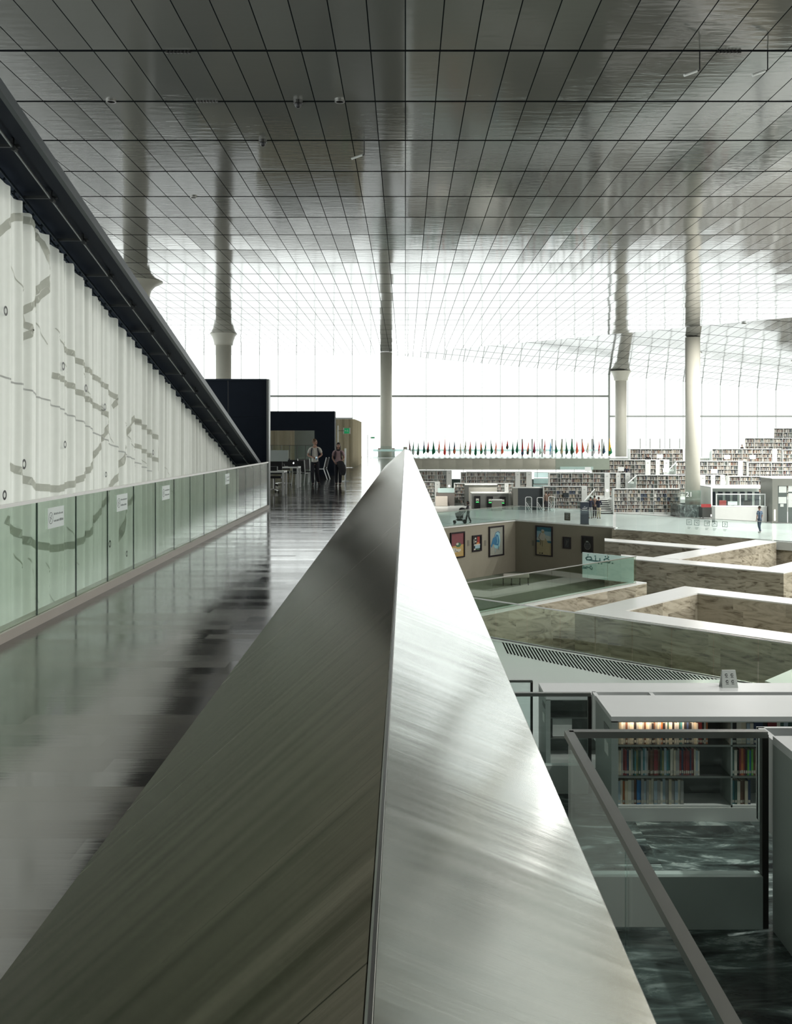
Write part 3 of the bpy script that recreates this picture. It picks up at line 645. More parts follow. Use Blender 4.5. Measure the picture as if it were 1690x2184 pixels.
# ================================================================ STONE COURT
def court(name, pix, label, z0=ZS, top=.07, z1=ZM, extra=()):
    pts = [gp(x, y, ZM) for x, y in pix]; P = [(p.x, p.y) for p in pts]+list(extra)
    m = MB(); m.prism(P, z0, z1-top); m.mat(1).prism(P, z1-top, z1); return struct(m, name, [M_STONE, M_WHITE], label)
def strip(a, b, c, d, name, label):   # wall between two facing edges given by four points
    P = [(q.x, q.y) for q in (a, b, c, d)]; m = MB(); m.prism(P, ZS, ZM-.05); m.mat(1).prism(P, ZM-.05, ZM); return struct(m, name, [M_STONE, M_WHITE], label)
G = lambda x, y: gp(x, y, ZM)
def ext(p, q, k): return q+(q-p)*k
# ring nearest to the camera
tip = G(1226.6, 1304.3); oc = G(1461, 1250); il = G(1334.5, 1302.3); ic = G(1488.5, 1265)
oU = G(1690, 1276); iU = G(1690, 1288); iL = G(1690, 1351); oL = G(1690, 1369.5)
strip(tip, oc, ic, il, 'wall_court', 'white capped stone wall on the left side of the nearest court ring')
strip(oc, ext(oc, oU, 1.4), ext(ic, iU, 1.4), ic, 'wall_court', 'white capped stone wall on the far side of the nearest court ring')
strip(tip, il, ext(il, iL, 1.1), ext(tip, oL, 1.1), 'wall_court', 'white capped stone wall on the near side of the nearest court ring')
# second row
strip(G(1325, 1182.5), G(1639, 1210.2), G(1672, 1222), G(1325, 1190.3), 'wall_court', 'white capped stone wall across the middle of the court')
strip(G(1391, 1189), G(1612, 1151.0), G(1656.5, 1155.2), G(1448.6, 1192.4), 'wall_court', 'white capped stone wall joining the far floor to the middle row')
d1 = G(1639, 1210.2); d2 = G(1690, 1198.3); d3 = G(1690, 1218); d4 = G(1672, 1222)
strip(d1, ext(d1, d2, 3), ext(d4, d3, 6), d4, 'wall_court', 'white capped stone wall leaving the court to the right')
strip(G(1290, 1147.8), G(1526.7, 1165.2), G(1501.8, 1170.7), G(1290, 1153.6), 'wall_court', 'thin white capped stone wall nearest to the far floor')
# stone faces under the far floor edges
def face(p, q, t_, name='wall_court', label=None, mtl=M_STONE, z1=ZM-.0):
    m = MB(); m.wall(p, q, t_, ZS, z1); return struct(m, name, mtl, label)
face(E0-V3((0, .0, 0))+cb*-.2, E1, .12, label='stone face below the far glass balustrade')
face(E1+cb*1.2, E2+cb*20, .12, label='stone face below the far floor at the right')
face(b0-cb*9, bR, .14, label='stone face below the near glass balustrade'); strip(G(1632, 1452), G(1700, 1423), G(1800, 1440), G(1700, 1475), 'wall_court', 'white capped wall corner just beyond the near balustrade')
# wall carrying the oblique balustrade
r0 = G(1022, 1309); r1 = G(1380, 1242); n_ = V3((-ca.y, ca.x, 0))
rs = r0-ca*9
m = MB(); P = [rs, r1, r1+n_*2.0-ca*.0, rs+n_*2.0]; P = [(p.x, p.y) for p in (rs, r1, r1+n_*.55, rs+n_*.55)]
m.prism(P, ZS, ZM-.05); m.mat(1).prism(P, ZM-.05, ZM); struct(m, 'wall_court', [M_STONE, M_WHITE], 'stone wall carrying the oblique glass balustrade')
# picture walls
face(AL, A0, .2, 'wall_picture', 'taupe wall hung with three bright pictures', M_TAUPE, ZM)
face(A0, AR, .2, 'wall_picture', 'taupe wall hung with the picture of a seated figure', M_TAUPE, ZM)
m = MB(); e = AR+cb*.12; m.wall(e-ca*.15, e+ca*.55, .26, ZS, ZM+.0); struct(m, 'wall_picture', M_STONE, 'pale stone end of the picture wall')
m = MB(); m.wall(AL, A0+cb*.02, .3, ZM, ZM+.06); struct(m, 'trim_2', M_WHITE); m = MB(); m.wall(A0, AR+cb*.3, .3, ZM, ZM+.06); struct(m, 'trim_3', M_WHITE)
# glass balustrades of the main floor
def glassrail(p, q, z, h, n, label, joints=None, gl=M_GLASSL, rail=True, posts=False):
    p = V3(p); q = V3(q); t = thing('glass_balustrade', label, 'balustrade', ((p.x+q.x)/2, (p.y+q.y)/2, z)); d = (q-p)
    for i in range(n):
        a = p+d*(i/n)+d.normalized()*.012; b = p+d*((i+1)/n)-d.normalized()*.012; MB().wall(a, b, .02, z+.03, z+h-.03).build('glass_panel', gl, t)
    if rail: MB().bar((p.x, p.y, z+h-.015), (q.x, q.y, z+h-.015), .045, .03).build('top_rail', M_STEEL, t)
    MB().wall(p, q, .05, z, z+.03).build('base_channel', M_STEEL, t)
    if posts:
        m = MB()
        for i in range(n+1):
            a = p+d*(i/n); m.box(a.x-.02, a.x+.02, a.y-.02, a.y+.02, z, z+h)
        m.build('posts', M_STEEL, t)
    return t
glassrail(b0-cb*4.6, bR-cb*.6, ZM, 1.16, 16, 'green glass balustrade in front of the stone court, beside the floor grille', gl=M_GLASS)
u0 = r0-ca*4.0+n_*.2; u1 = r1-ca*.55+n_*.2
oblq = glassrail(u0, u1, ZM, 1.16, 12, 'oblique glass balustrade above the sage green court floor', gl=M_GLASS)
far_a = glassrail(A0-ca*10+n_*.0, A0, ZM+.06, 1.1, 8, 'far glass balustrade on top of the wall with three bright pictures')
far_b = glassrail(A0, AR, ZM+.06, 1.1, 6, 'far glass balustrade on top of the wall with the seated figure picture')
far_c = glassrail(E0+ca*.1, E1+ca*.1+cb*1.0, ZM, 1.12, 7, 'far glass balustrade carrying five pictogram stickers')
glassrail(E1+cb*1.1+ca*.1, E2+cb*14+ca*.1, ZM, 1.12, 10, 'far glass balustrade below the checked shirt man, at the right edge')
q0 = G(936, 1120)+ca*1.6; 
glassrail(A0-ca*10+ca*0+V3((-.6, 1.1, 0)), A0+V3((.5, 1.4, 0)), ZM, 1.0, 7, 'second far glass ramp balustrade behind the stroller side')
# frosted sign glass at the end of the oblique balustrade
fa = r1-ca*.6+n_*.28; fb = fa-cb*2.6
t = thing('frosted_glass_sign', 'frosted glass screen with mirrored teal lettering at the end of the oblique balustrade', 'sign', ((fa.x+fb.x)/2, (fa.y+fb.y)/2, ZM))
for k in range(2): MB().wall(fa+(fb-fa)*(k/2), fa+(fb-fa)*((k+1)/2-.01), .02, ZM, ZM+1.12).build('glass_panel', M_FROST, t)
U = -cb*-1.0; O = V3((fb.x, fb.y, ZM)); N = -n_ if False else V3((-cb.y*-1, 0, 0)); N = V3((cb.y, -cb.x, 0)); N = N if N.y < 0 else -N
# letters measured across the screen, pane width 2.6 m seen from behind
m = MB(); S = 2.6/60.0; L = lambda pts: [((x-1313)*S, (1238-y)*S*.50+.05) for x, y in pts]
O2 = O+N*.012
for pts, wd in (([(1320, 1197), (1318, 1200), (1319, 1203), (1328, 1204), (1346, 1204.4)], .07), ([(1320, 1197), (1324, 1197), (1325, 1201), (1322, 1203)], .06), ([(1329.5, 1197), (1329.5, 1204)], .06), ([(1334.5, 1198), (1334.5, 1204)], .06), ([(1340, 1204), (1339.5, 1199), (1343, 1196.5), (1346.5, 1200), (1346, 1204)], .06),
    ([(1313.5, 1221), (1319, 1221)], .05), ([(1314.5, 1216), (1315, 1218.5), (1318, 1219), (1319, 1217), (1320.5, 1219), (1322, 1218)], .04), ([(1322.5, 1217.5), (1323, 1221), (1325, 1222), (1326, 1218)], .04)):
    m.stroke(O2, U, V3((0, 0, 1)), N, L(pts), wd*.9, .004)
for x, y in ((1320.5, 1193), (1329, 1194), (1341, 1193.5), (1344.5, 1193.5), (1333, 1208), (1336.5, 1208.4), (1349, 1199), (1349.2, 1205), (1324, 1215.5)):
    (a, b), = L([(x, y)]); m.plaque(O2, U, V3((0, 0, 1)), N, a-.035, a+.035, b-.03, b+.03, .004)
m.build('lettering', mat('teal_letter', (.16, .34, .33), .5), t)
# pictogram stickers on the far balustrade
d = (E1-E0).normalized(); Nn = V3((d.y, -d.x, 0)); Nn = Nn if Nn.y < 0 else -Nn
def on_line(px_, P, D):   # where a sight line meets a vertical plane through P along D
    s = (px_-PX0)/FPX; k = (s*P.y-P.x)/(D.x-s*D.y); return P+D*k
for i, px_ in enumerate((1470.5, 1487, 1508.5, 1525, 1547)):
    q = on_line(px_, E0+ca*.1, d)+Nn*.014; O = V3((q.x, q.y, ZM+.80)); V = V3((0, 0, 1)); m = MB(); e = .16
    m.stroke(O, d, V, Nn, [(-e, -e), (e, -e), (e, e), (-e, e), (-e, -e)], .028, .002)
    fig = (([(-.06, .1), (-.06, -.05), (.05, -.05), (.06, .06)], [(-.02, .04), (.08, .04)]), ([(-.1, .08), (.1, -.1)], [(-.05, .0), (.06, .08), (.08, -.02)]), ([(-.1, .08), (.08, .08)], [(-.08, -.02), (.1, .05), (.02, -.08)]), ([(-.1, -.08), (0, .08), (.1, -.08)], [(-.04, -.02), (.09, .06)]), ([(0, .1), (.06, 0), (-.04, -.1)], [(-.08, .02), (.08, .05)]))[i]
    for f in fig: m.stroke(O, d, V, Nn, f, .022, .002)
    for k in range(3): m.plaque(O, d, V, Nn, -.11, .12-.03*k, -.30-.05*k, -.315-.05*k, .002)
    m.build('pictogram', mat('faint_ink', (.25, .33, .32), .6), far_c)['label'] = 'square pictogram sticker with small lines of writing'
q = on_line(1210.8, A0, cb)+V3((-cb.y*-1, 0, 0))*0; Nb = V3((cb.y, -cb.x, 0)); Nb = Nb if Nb.y < 0 else -Nb; q = q+Nb*.014
m = MB(); O = V3((q.x, q.y, ZM+.58)); V = V3((0, 0, 1)); m.plaque(O, cb, V, Nb, -.25, .25, -.28, .28, .004); m.mat(1)
for k in range(7): m.plaque(O, cb, V, Nb, -.17+.03*(k % 2), .17-.04*(k % 3), .2-.06*k, .215-.06*k, .003, .004)
m.build('brown_notice', [mat('brown_notice', (.10, .095, .07), .6), M_PLATE], far_b)['label'] = 'square dark brown notice with pale lines of writing'
# floor grille
t = thing('floor_grille', 'white floor grille with dark slots along the near glass balustrade', 'grille', (5, 28, ZM+.001)); mm = [MB(), MB()]
g0 = G(1052, 1366); g1 = G(1540, 1449); h0 = G(1078, 1393); h1 = G(1345, 1450.5)
x = g0.x+.25; i = 0
yo = lambda x: g0.y+(g1.y-g0.y)*(x-g0.x)/(g1.x-g0.x)
yi = lambda x: (h0.y+(h1.y-h0.y)*(x-h0.x)/(h1.x-h0.x)) if x < h1.x else h1.y+(g1.y-h1.y)*(x-h1.x)/(g1.x-h1.x)
while x < g1.x-.1:
    a, b = yi(x), yo(x)-.05
    if b-a > .05: mm[0].box(x, x+.042, a, b, ZM+.001, ZM+.004)
    x += .088
mm[0].build('slots', mat('slot_black', (.004, .004, .004), .95, spec=.05), t)
m = MB(); m.wall(g0, g1, .06, ZM+.001, ZM+.01); m.build('edge_strip', M_WHITE, t)
# pictures
M_FRAME = mat('dark_frame', (.02, .016, .02), .4)
CV = {k: mat('paint_'+k, c, .7, var=.12, scale=6) for k, c in dict(maroon=(.20, .06, .07), sand=(.45, .30, .10), ivory=(.5, .49, .42), green=(.05, .13, .07), black=(.02, .02, .02), red=(.28, .03, .02), orange=(.5, .2, .06), sky=(.25, .42, .5), grey=(.27, .28, .24), blue=(.03, .14, .26), pale_blue=(.22, .42, .48), sea=(.04, .16, .22), khaki=(.36, .32, .19), cloud=(.42, .48, .44), dusk=(.05, .055, .06), ink=(.16, .16, .16)).items()}
def picture(x0, x1, yt, yb, P, D, label, paint):
    a = on_line(x0, P, D); b = on_line(x1, P, D); Nw = V3((D.y, -D.x, 0)); Nw = Nw if Nw.y < 0 else -Nw
    c = (a+b)/2; w_ = (b-a).length; zt = Zp(yt, c.y); zb = Zp(yb, c.y); h_ = zt-zb; O = V3((c.x, c.y, (zt+zb)/2))+Nw*.11
    U = D if (b-a).dot(D) > 0 else -D; V = V3((0, 0, 1)); t = thing('framed_picture', label, 'picture', tuple(O))
    m = MB(); f = .09
    for r in ((-w_/2, -w_/2+f, -h_/2, h_/2), (w_/2-f, w_/2, -h_/2, h_/2), (-w_/2+f, w_/2-f, -h_/2, -h_/2+f), (-w_/2+f, w_/2-f, h_/2-f, h_/2)): m.plaque(O, U, V, Nw, *r, .09)
    m.build('frame', M_FRAME, t)
    m = MB(); ms = []
    A, B = w_/2-f, h_/2-f; k = 0
    for key, kind, pts in paint:
        if CV[key] not in ms: ms.append(CV[key])
        m.mat(ms.index(CV[key])); k += 1; pp = [(x*A, y*B) for x, y in pts]
        if kind == 'p': m.blob(O, U, V, Nw, pp, .002, .02+.0025*k)
        elif kind == 'o':
            (cx_, cy_), (rx, ry) = pp; m.blob(O, U, V, Nw, [(cx_+rx*math.cos(i*math.pi/8), cy_+ry*math.sin(i*math.pi/8)) for i in range(16)], .002, .02+.0025*k)
        else: m.stroke(O, U, V, Nw, pp, kind*A, .002, .02+.0025*k)
    m.build('canvas', ms, t); return t
R = lambda a, b, c, d: [(a, c), (b, c), (b, d), (a, d)]
Dl = ca; Pl = A0; Pr = A0
picture(957.5, 988, 1134.5, 1189.5, Pl, Dl, 'framed picture with a maroon ground and a pale shape on yellow sand', [('maroon', 'p', R(-1, 1, -1, 1)), ('sand', 'p', [(-1, -1), (1, -1), (1, .02), (-1, -.1)]), ('green', 'o', [(.15, .0), (.42, .2)]), ('ivory', 'o', [(0, .08), (.2, .1)]), ('ivory', 'p', [(-.9, -.6), (-.7, -.2), (-.3, -.25), (0, -.35), (.5, -.35), (.6, -.5), (.2, -.62), (-.3, -.6), (-.6, -.75)]), ('black', .04, [(-.3, -.3), (-.35, -.5), (.1, -.6)]), ('khaki', .05, [(.1, -.7), (.9, -.6)]), ('khaki', .05, [(.5, -.25), (1, -.3)]), ('khaki', .05, [(-.2, -.85), (.8, -.8)])])
picture(1004.5, 1024, 1141, 1175.5, Pl, Dl, 'smallest bright picture, a busy pattern of red, black and light blue', [('black', 'p', R(-1, 1, -1, 1)), ('red', 'p', R(.1, .75, -.2, .95)), ('ivory', 'o', [(-.35, .72), (.2, .12)]), ('ivory', 'o', [(-.3, .25), (.2, .12)]), ('grey', 'p', R(-.95, -.65, .0, .6)), ('orange', 'o', [(.25, -.05), (.38, .18)]), ('ivory', 'p', R(-.75, .85, -.35, -.12)), ('sky', 'p', R(-.5, .8, -.75, -.3)), ('ivory', .08, [(-.2, -.3), (-.25, -.7)]), ('ivory', .08, [(.2, -.3), (.2, -.7)]), ('ivory', .08, [(.55, -.3), (.5, -.7)]), ('green', 'p', R(-.2, .6, -.95, -.8)), ('ivory', 'p', R(-.85, -.4, -.95, -.75))])
picture(1040, 1071.5, 1121.5, 1185.5, Pl, Dl, 'tall picture of a loose blue figure on a grey ground', [('grey', 'p', R(-1, 1, -1, 1)), ('pale_blue', 'p', [(-.3, .1), (-.1, .5), (.2, .65), (.5, .5), (.6, 0), (.5, -.4), (.2, -.6), (-.3, -.45)]), ('blue', 'p', [(-.7, -.1), (-.5, .25), (-.2, .3), (0, .5), (.3, .4), (.45, 0), (.3, -.35), (-.1, -.3), (-.5, -.2)]), ('blue', .06, [(-.3, .3), (-.1, .6), (.3, .68), (.55, .55)]), ('blue', 'p', [(-.85, -.3), (-.6, .0), (-.5, -.2), (-.7, -.45)]), ('pale_blue', .08, [(.1, .3), (.2, .0), (.1, -.2)]), ('sky', .05, [(-.2, -.5), (-.15, -.8)]), ('sea', .05, [(.3, -.4), (.35, -.65)])])
picture(1145.5, 1181.5, 1121.5, 1185.5, Pr, cb, 'tall picture of a figure in white seated under a blue sky', [('sky', 'p', R(-1, 1, -1, 1)), ('sea', 'p', R(-1, 1, .7, 1)), ('cloud', 'p', [(-1, .2), (0, .45), (1, .35), (1, 0), (-1, 0)]), ('sea', 'p', R(-1, 1, -.12, .03)), ('khaki', 'p', R(-1, 1, -1, -.12)), ('khaki', 'p', [(-.6, .0), (-.4, .2), (.2, .2), (.9, -.5), (.5, -.6), (.0, -.35), (-.5, -.2)]), ('ivory', 'p', [(-.8, .3), (-.6, .55), (-.2, .6), (.15, .5), (.1, .05), (-.5, .05)]), ('khaki', 'o', [(-.15, .68), (.2, .12)]), ('ivory', 'o', [(-.18, .76), (.2, .07)]), ('black', .05, [(-.5, .55), (-.7, .2), (-.4, .0)]), ('black', .05, [(-.4, 0), (-.5, -.3)]), ('black', 'p', R(-.6, -.5, -.95, -.85)), ('black', 'p', R(-.3, -.15, -.95, -.85)), ('black', .04, [(-.2, 0), (-.2, -.4)])])
picture(1203.5, 1220.5, 1145, 1170, Pr, cb, 'smaller dark picture with fine grey ornament', [('dusk', 'p', R(-1, 1, -1, 1))]+[('ink', .07, [(random.uniform(-.8, .4), random.uniform(-.9, .7)), (random.uniform(-.4, .8), random.uniform(-.7, .9))]) for i in range(9)])
picture(1243.5, 1268, 1143, 1180, Pr, cb, 'larger dark picture with a pale mark and a round ornament', [('black', 'p', R(-1, 1, -1, 1)), ('ink', 'o', [(0, -.15), (.7, .55)]), ('dusk', 'o', [(0, -.15), (.6, .46)]), ('ink', .05, [(-.55, .0), (.55, .0)]), ('ink', .05, [(-.55, -.25), (.55, -.25)]), ('ink', .05, [(-.4, -.45), (.4, -.45)]), ('cloud', 'p', R(-.3, .2, .38, .5))])
for x, P, D, lb in ((997, Pl, Dl, 'small caption plate right of the maroon picture'), (1033, Pl, Dl, 'small caption plate left of the blue figure picture'), (1139, Pr, cb, 'small caption plate left of the seated figure picture'), (1196, Pr, cb, 'small caption plate left of the smaller dark picture'), (1237, Pr, cb, 'small caption plate left of the larger dark picture')):
    q = on_line(x, P, D); Nw = V3((D.y, -D.x, 0)); Nw = Nw if Nw.y < 0 else -Nw; O = V3((q.x, q.y, Zp(1158, q.y)))+Nw*.105
    m = MB(); m.plaque(O, D, V3((0, 0, 1)), Nw, -.1, .1, -.2, .2, .01); tag(m.build('caption_plate', mat('caption', (.165, .155, .125), .6)), lb, 'plate')
# bench in the court
a = gp(1073, 1250, ZS); b = gp(1128, 1247, ZS)
t = thing('court_bench', 'soft pale bench on thin black wire legs on the court floor', 'bench', ((a.x+b.x)/2, a.y+.4, ZS)); L_ = b.x-a.x
m = MB(); m.hexa([(a.x, a.y, ZS+.50), (b.x, a.y+.3, ZS+.50), (b.x+.1, a.y+1.2, ZS+.50), (a.x+.1, a.y+1.0, ZS+.50)], [(a.x, a.y, ZS+.72), (b.x, a.y+.3, ZS+.72), (b.x+.1, a.y+1.2, ZS+.72), (a.x+.1, a.y+1.0, ZS+.72)])
o_ = m.build('cushion', mat('grey_cushion', (.33, .32, .28), .9), t); bv = o_.modifiers.new('b', 'BEVEL'); bv.width = .07; bv.segments = 3
for i in range(4):
    x = a.x+.05+L_*.95*i/3; m = MB(); y_ = a.y+.1+.25*i/3; m.bar((x, y_, ZS), (x, y_, ZS+.5), .03, .03); m.bar((x, y_, ZS+.015), (x+.05, y_+.8, ZS+.015), .03, .03); m.bar((x+.05, y_+.8, ZS), (x+.05, y_+.8, ZS+.5), .03, .03); m.build('leg', M_BLACK, t)
# ================================================================ NEAR TERRACE GUARDS
M_GUARDG = M_GLASSL
def guard(xl, xr, y, zf, zr, label, side=None):
    t = thing('terrace_guard', label, 'guard rail', ((xl+xr)/2, y, zf))
    MB().bar((xl, y, zr-.02), (xr, y, zr-.02), .05, .035).build('top_rail', M_STEEL, t)
    MB().box(xr-.03, xr+.005, y-.02, y+.02, zf, zr-.02).build('post', mat('bronze_post', (.07, .065, .062), .4, .8), t)
    MB().box(xl, xr-.03, y-.006, y+.006, zf+.29, zr-.04).build('glass_panel', M_GUARDG, t)
    MB().box(xl, xr-.03, y-.03, y+.05, zf, zf+.29).build('kick_panel', mat('sage_white_panel', (.55, .64, .61), .5), t)
    if side:
        MB().bar((xl, -1, zr-.02), (xl, y, zr-.02), .05, .035).build('side_rail', M_STEEL, t)
        for (ya, yb) in ((3.98+.012, y-.02), (2.78+.012, 3.98-.012), (1.58, 2.78-.012), (.4, 1.56)):
            MB().box(xl-.006, xl+.006, ya, yb, zf-1.2 if False else zf+.02, zr-.04).build('side_glass_panel', M_GUARDG, t)
    return t
guard(.905, 2.0, 5.4, ZL[0], EYE-1.61, 'nearest steel and glass guard with a long rail running towards the camera', True)
guard(.42, 1.92, 10.1, ZL[1], EYE-2.62, 'middle steel and glass guard behind the nearest one')
guard(.42, 1.935, 14.85, ZL[2], EYE-3.66, 'furthest small steel guard beside the low white shelf top')
# ================================================================ NEAR BOOKCASES
BC = [('ivory', (.62, .60, .52)), ('cream', (.55, .50, .38)), ('grey', (.32, .33, .32)), ('dark green', (.03, .085, .07)), ('navy', (.025, .045, .10)), ('dark red', (.20, .025, .03)), ('brown', (.13, .065, .04)), ('teal', (.04, .17, .20)), ('black', (.02, .02, .022)), ('pale blue', (.33, .42, .48)), ('orange', (.45, .15, .05)), ('olive', (.22, .23, .09)), ('bright green', (.12, .38, .06)), ('blue', (.03, .16, .38))]
BM = [mat('cover_'+n.replace(' ', '_'), c, .5) for n, c in BC]; M_PAGE = mat('paper_pages', (.62, .58, .48), .8); M_LAB = mat('spine_label', (.45, .44, .38), .6)
M_CASE = mat('shelf_case_green_grey', (.36, .41, .39), .4, var=.03); M_CASEIN = mat('shelf_inner', (.16, .18, .17), .5)
def bookcase(x0, x1, yb, zf, ht, label, bays, rear=True, books_fn=None, lit=False):
    yf = yb-.78; t = thing('low_bookcase', label, 'bookcase', ((x0+x1)/2, yf+.39, zf), 'low double sided bookcases of the near terraces')
    MB().box(x0, x1, yf, yb, zf+ht-.045, zf+ht).build('top_board', M_PLATE, t)
    e = MB(); e.box(x0, x0+.065, yf+.0, yb, zf, zf+ht-.045); ep = e.build('end_panel', M_CASE, t)
    MB().box(x0-.004, x0, yf+.10, yf+.34, zf+ht-.21, zf+ht-.14).build('handle_slot', M_CASEIN, ep)
    MB().box(x0-.006, x0, yf+.12, yf+.30, zf+ht-.42, zf+ht-.30).build('card_holder', M_WHT, ep)
    MB().box(x0+.065, x1, yb-.42, yb-.38, zf+.06, zf+ht-.045).build('back_panel', M_CASEIN, t)
    MB().box(x0+.065, x1, yf+.02, yf+.06, zf+.0, zf+.13).build('plinth', M_SHELFW, t)
    for z in (.15, .43, .73): MB().box(x0+.065, x1, yf+.03, yb-.42, zf+z-.018, zf+z).build('shelf', M_STEEL if z > .2 else M_SHELFW, t)
    for x in bays: MB().box(x-.008, x+.008, yf+.03, yb-.42, zf, zf+ht-.045).build('divider', M_CASE, t)
    MB().box(x0, x1, yf-.0, yf+.02, zf+ht-.055, zf+ht-.045).build('light_pelmet', M_CASE, t)
    if rear:
        m = MB(); m.box(x0+.02, x1, yb+.28, yb+.31, zf+.5, zf+ht-.04); m.box(x0+.02, x0+.06, yb, yb+.3, zf+.5, zf+ht-.04)
        m.box(x0+.62, x0+.66, yb, yb+.3, zf+.8, zf+ht-.045); m.build('rear_trough', M_PLATE, t)
    return t
S1x = 1.97
bookcase(S1x, 7.0, 10.1, ZL[1], 1.01, 'low bookcase in full view with three rows of books and a white top', [3.13, 4.3, 5.4])
bookcase(2.03, 7.0, 14.85, ZL[2], 1.04, 'low white topped bookcase carrying the stand-up sign', [3.2, 4.4], rear=False)
bookcase(2.02, 7.0, 5.36, ZL[0], 1.07, 'low bookcase at the right edge showing only its green-grey end panel', [3.1])
MB_box = MB().box(2.5, 3.1, 14.2, 14.4, ZL[2]+.152, ZL[2]+.40)
tag(MB().box(2.14, 2.42, 14.16, 14.36, ZL[2]+.437, ZL[2]+.70).build('storage_box', M_SHELFW), 'plain white box standing on the shelf of the low bookcase with the sign', 'box')
def book_proto(i):
    me_o = []
    w_, h_, d = .022, .23, .16
    m = MB(); m.box(-w_/2, w_/2, 0, d, 0, .0+h_); m.mat(1).box(-w_/2+.002, w_/2-.002, .004, d+.001, h_*.998, h_+.001)
    o = m.build('book', [BM[i], M_PAGE], origin=(0, 0, 0))
    l = MB(); l.box(-w_/2*.8, w_/2*.8, -.0012, 0, .014, .040); lo = l.build('spine_label', M_LAB, o, origin=(0, 0, 0)); return o
PROTO = {}
def place_book(x, y, z, i, wd, ht, lean, label, grp, labelled=True):
    if i not in PROTO: PROTO[i] = book_proto(i); c = PROTO[i]; 
    else: c = copy_tree(PROTO[i])
    c.location = (x, y, z); c.scale = (wd/.022, 1, ht/.23); c.rotation_euler = (0, lean, 0)
    c['label'] = label; c['category'] = 'book'; c['group'] = grp
ORD = ['first', 'second', 'third', 'fourth', 'fifth', 'sixth', 'seventh', 'eighth', 'ninth', 'tenth', '11th', '12th', '13th', '14th', '15th', '16th', '17th', '18th', '19th', '20th', '21st', '22nd', '23rd', '24th', '25th', '26th', '27th', '28th', '29th', '30th', '31st', '32nd', '33rd', '34th', '35th', '36th', '37th', '38th', '39th', '40th', '41st', '42nd', '43rd', '44th', '45th', '46th', '47th', '48th', '49th', '50th', '51st', '52nd', '53rd', '54th', '55th', '56th', '57th', '58th', '59th', '60th']
yfront = 10.1-.78+.055
rows = [('top', .73, .215, [(1318, 1511, None), (1563, 1690, None)]), ('middle', .43, .25, [(1318, 1493, None), (1563, 1636, None)]), ('bottom', .15, .235, [(1318, 1459, None), (1563, 1602, None)])]
seqs = {('top', 0): [1, 1, 0, 2, 6, 2, 1, 0, 8, 2, 1, 0, 2, 6, 1, 0, 2, 8, 6, 2, 1, 2, 10, 8, 2, 3, 1, 0, 8, 2, 2, 3, 7, 2, 8, 4, 8, 8, 2, 1, 0, 5, 5, 8, 0, 10],
    ('top', 1): [8, 0, 1, 9, 0, 4, 4, 8, 5, 5, 0, 3, 9, 3], ('middle', 0): [0, 1, 2, 5, 5, 4, 1, 2, 3, 7, 11, 3, 2, 7, 9, 2, 6, 6, 6, 5, 5, 6, 3, 11, 9, 7, 3, 0, 0, 1, 2, 2, 5, 4, 5, 5, 5, 4, 5, 1, 9, 0],
    ('middle', 1): [3, 0, 8, 5, 10, 5, 8, 12, 13, 12, 6, 1, 8, 6, 5, 0], ('bottom', 0): [9, 0, 10, 1, 0, 2, 6, 13, 13, 2, 9, 2, 1, 0, 9, 2, 0, 9, 2, 1, 2, 9, 0, 2], ('bottom', 1): [7, 3, 0, 6, 6, 1, 4]}
for nm, z, h_, spans in rows:
    for si, (xa, xb, _) in enumerate(spans):
        seq = seqs[(nm, si)]; x = Xp(xa, yfront); xe = Xp(xb, yfront); n = len(seq); tw = (xe-x)/n; ws = [tw*random.uniform(.75, 1.25) for _ in seq]; k = (xe-x)/sum(ws)
        for j, ci in enumerate(seq):
            wd = ws[j]*k; ht = h_*random.uniform(.92, 1.03)
            bayn = 'left' if si == 0 else 'right'
            place_book(x+wd/2, yfront+random.uniform(0, .012), ZL[1]+z+.001, ci, wd*.96, ht, 0, '%s book, %s from the left, %s shelf, %s bay of nearest bookcase' % (BC[ci][0], ORD[j], nm, bayn), 'books on the %s shelf of the nearest open bookcase' % nm); x += wd
la = bpy.data.lights.new('shelf_lamp', 'AREA'); la.shape = 'RECTANGLE'; la.size = .7; la.size_y = .03; la.energy = .9; la.color = (1, .72, .5)
lo = bpy.data.objects.new('shelf_lamp', la); COL.objects.link(lo); lo.location = (S1x+.46, 9.345, ZL[1]+.95); lo.rotation_euler = (.55, 0, 0); lo['label'] = 'warm light strip under the top board of the nearest open bookcase'; lo['category'] = 'lamp'
# stand-up sign
x0 = Xp(1556, 14.6); z0 = ZL[2]+1.04
t = thing('tabletop_sign', 'small pale stand-up sign with four dark rings on the white shelf top', 'sign', (x0, 14.6, z0))
m = MB(); m.hexa([(x0-.118, 14.55, z0), (x0+.118, 14.55, z0), (x0+.118, 14.56, z0), (x0-.118, 14.56, z0)], [(x0-.10, 14.62, z0+.25), (x0+.10, 14.62, z0+.25), (x0+.10, 14.63, z0+.25), (x0-.10, 14.63, z0+.25)]); m.build('front_panel', mat('sign_grey', (.50, .54, .52), .4), t)
m = MB(); m.hexa([(x0-.118, 14.70, z0), (x0+.118, 14.70, z0), (x0+.118, 14.71, z0), (x0-.118, 14.71, z0)], [(x0-.10, 14.63, z0+.25), (x0+.10, 14.63, z0+.25), (x0+.10, 14.64, z0+.25), (x0-.10, 14.64, z0+.25)]); m.build('rear_panel', M_SHELFW, t)
m = MB(); V = V3((0, .27, .96)).normalized(); N = V3((0, -.96, .27)).normalized()
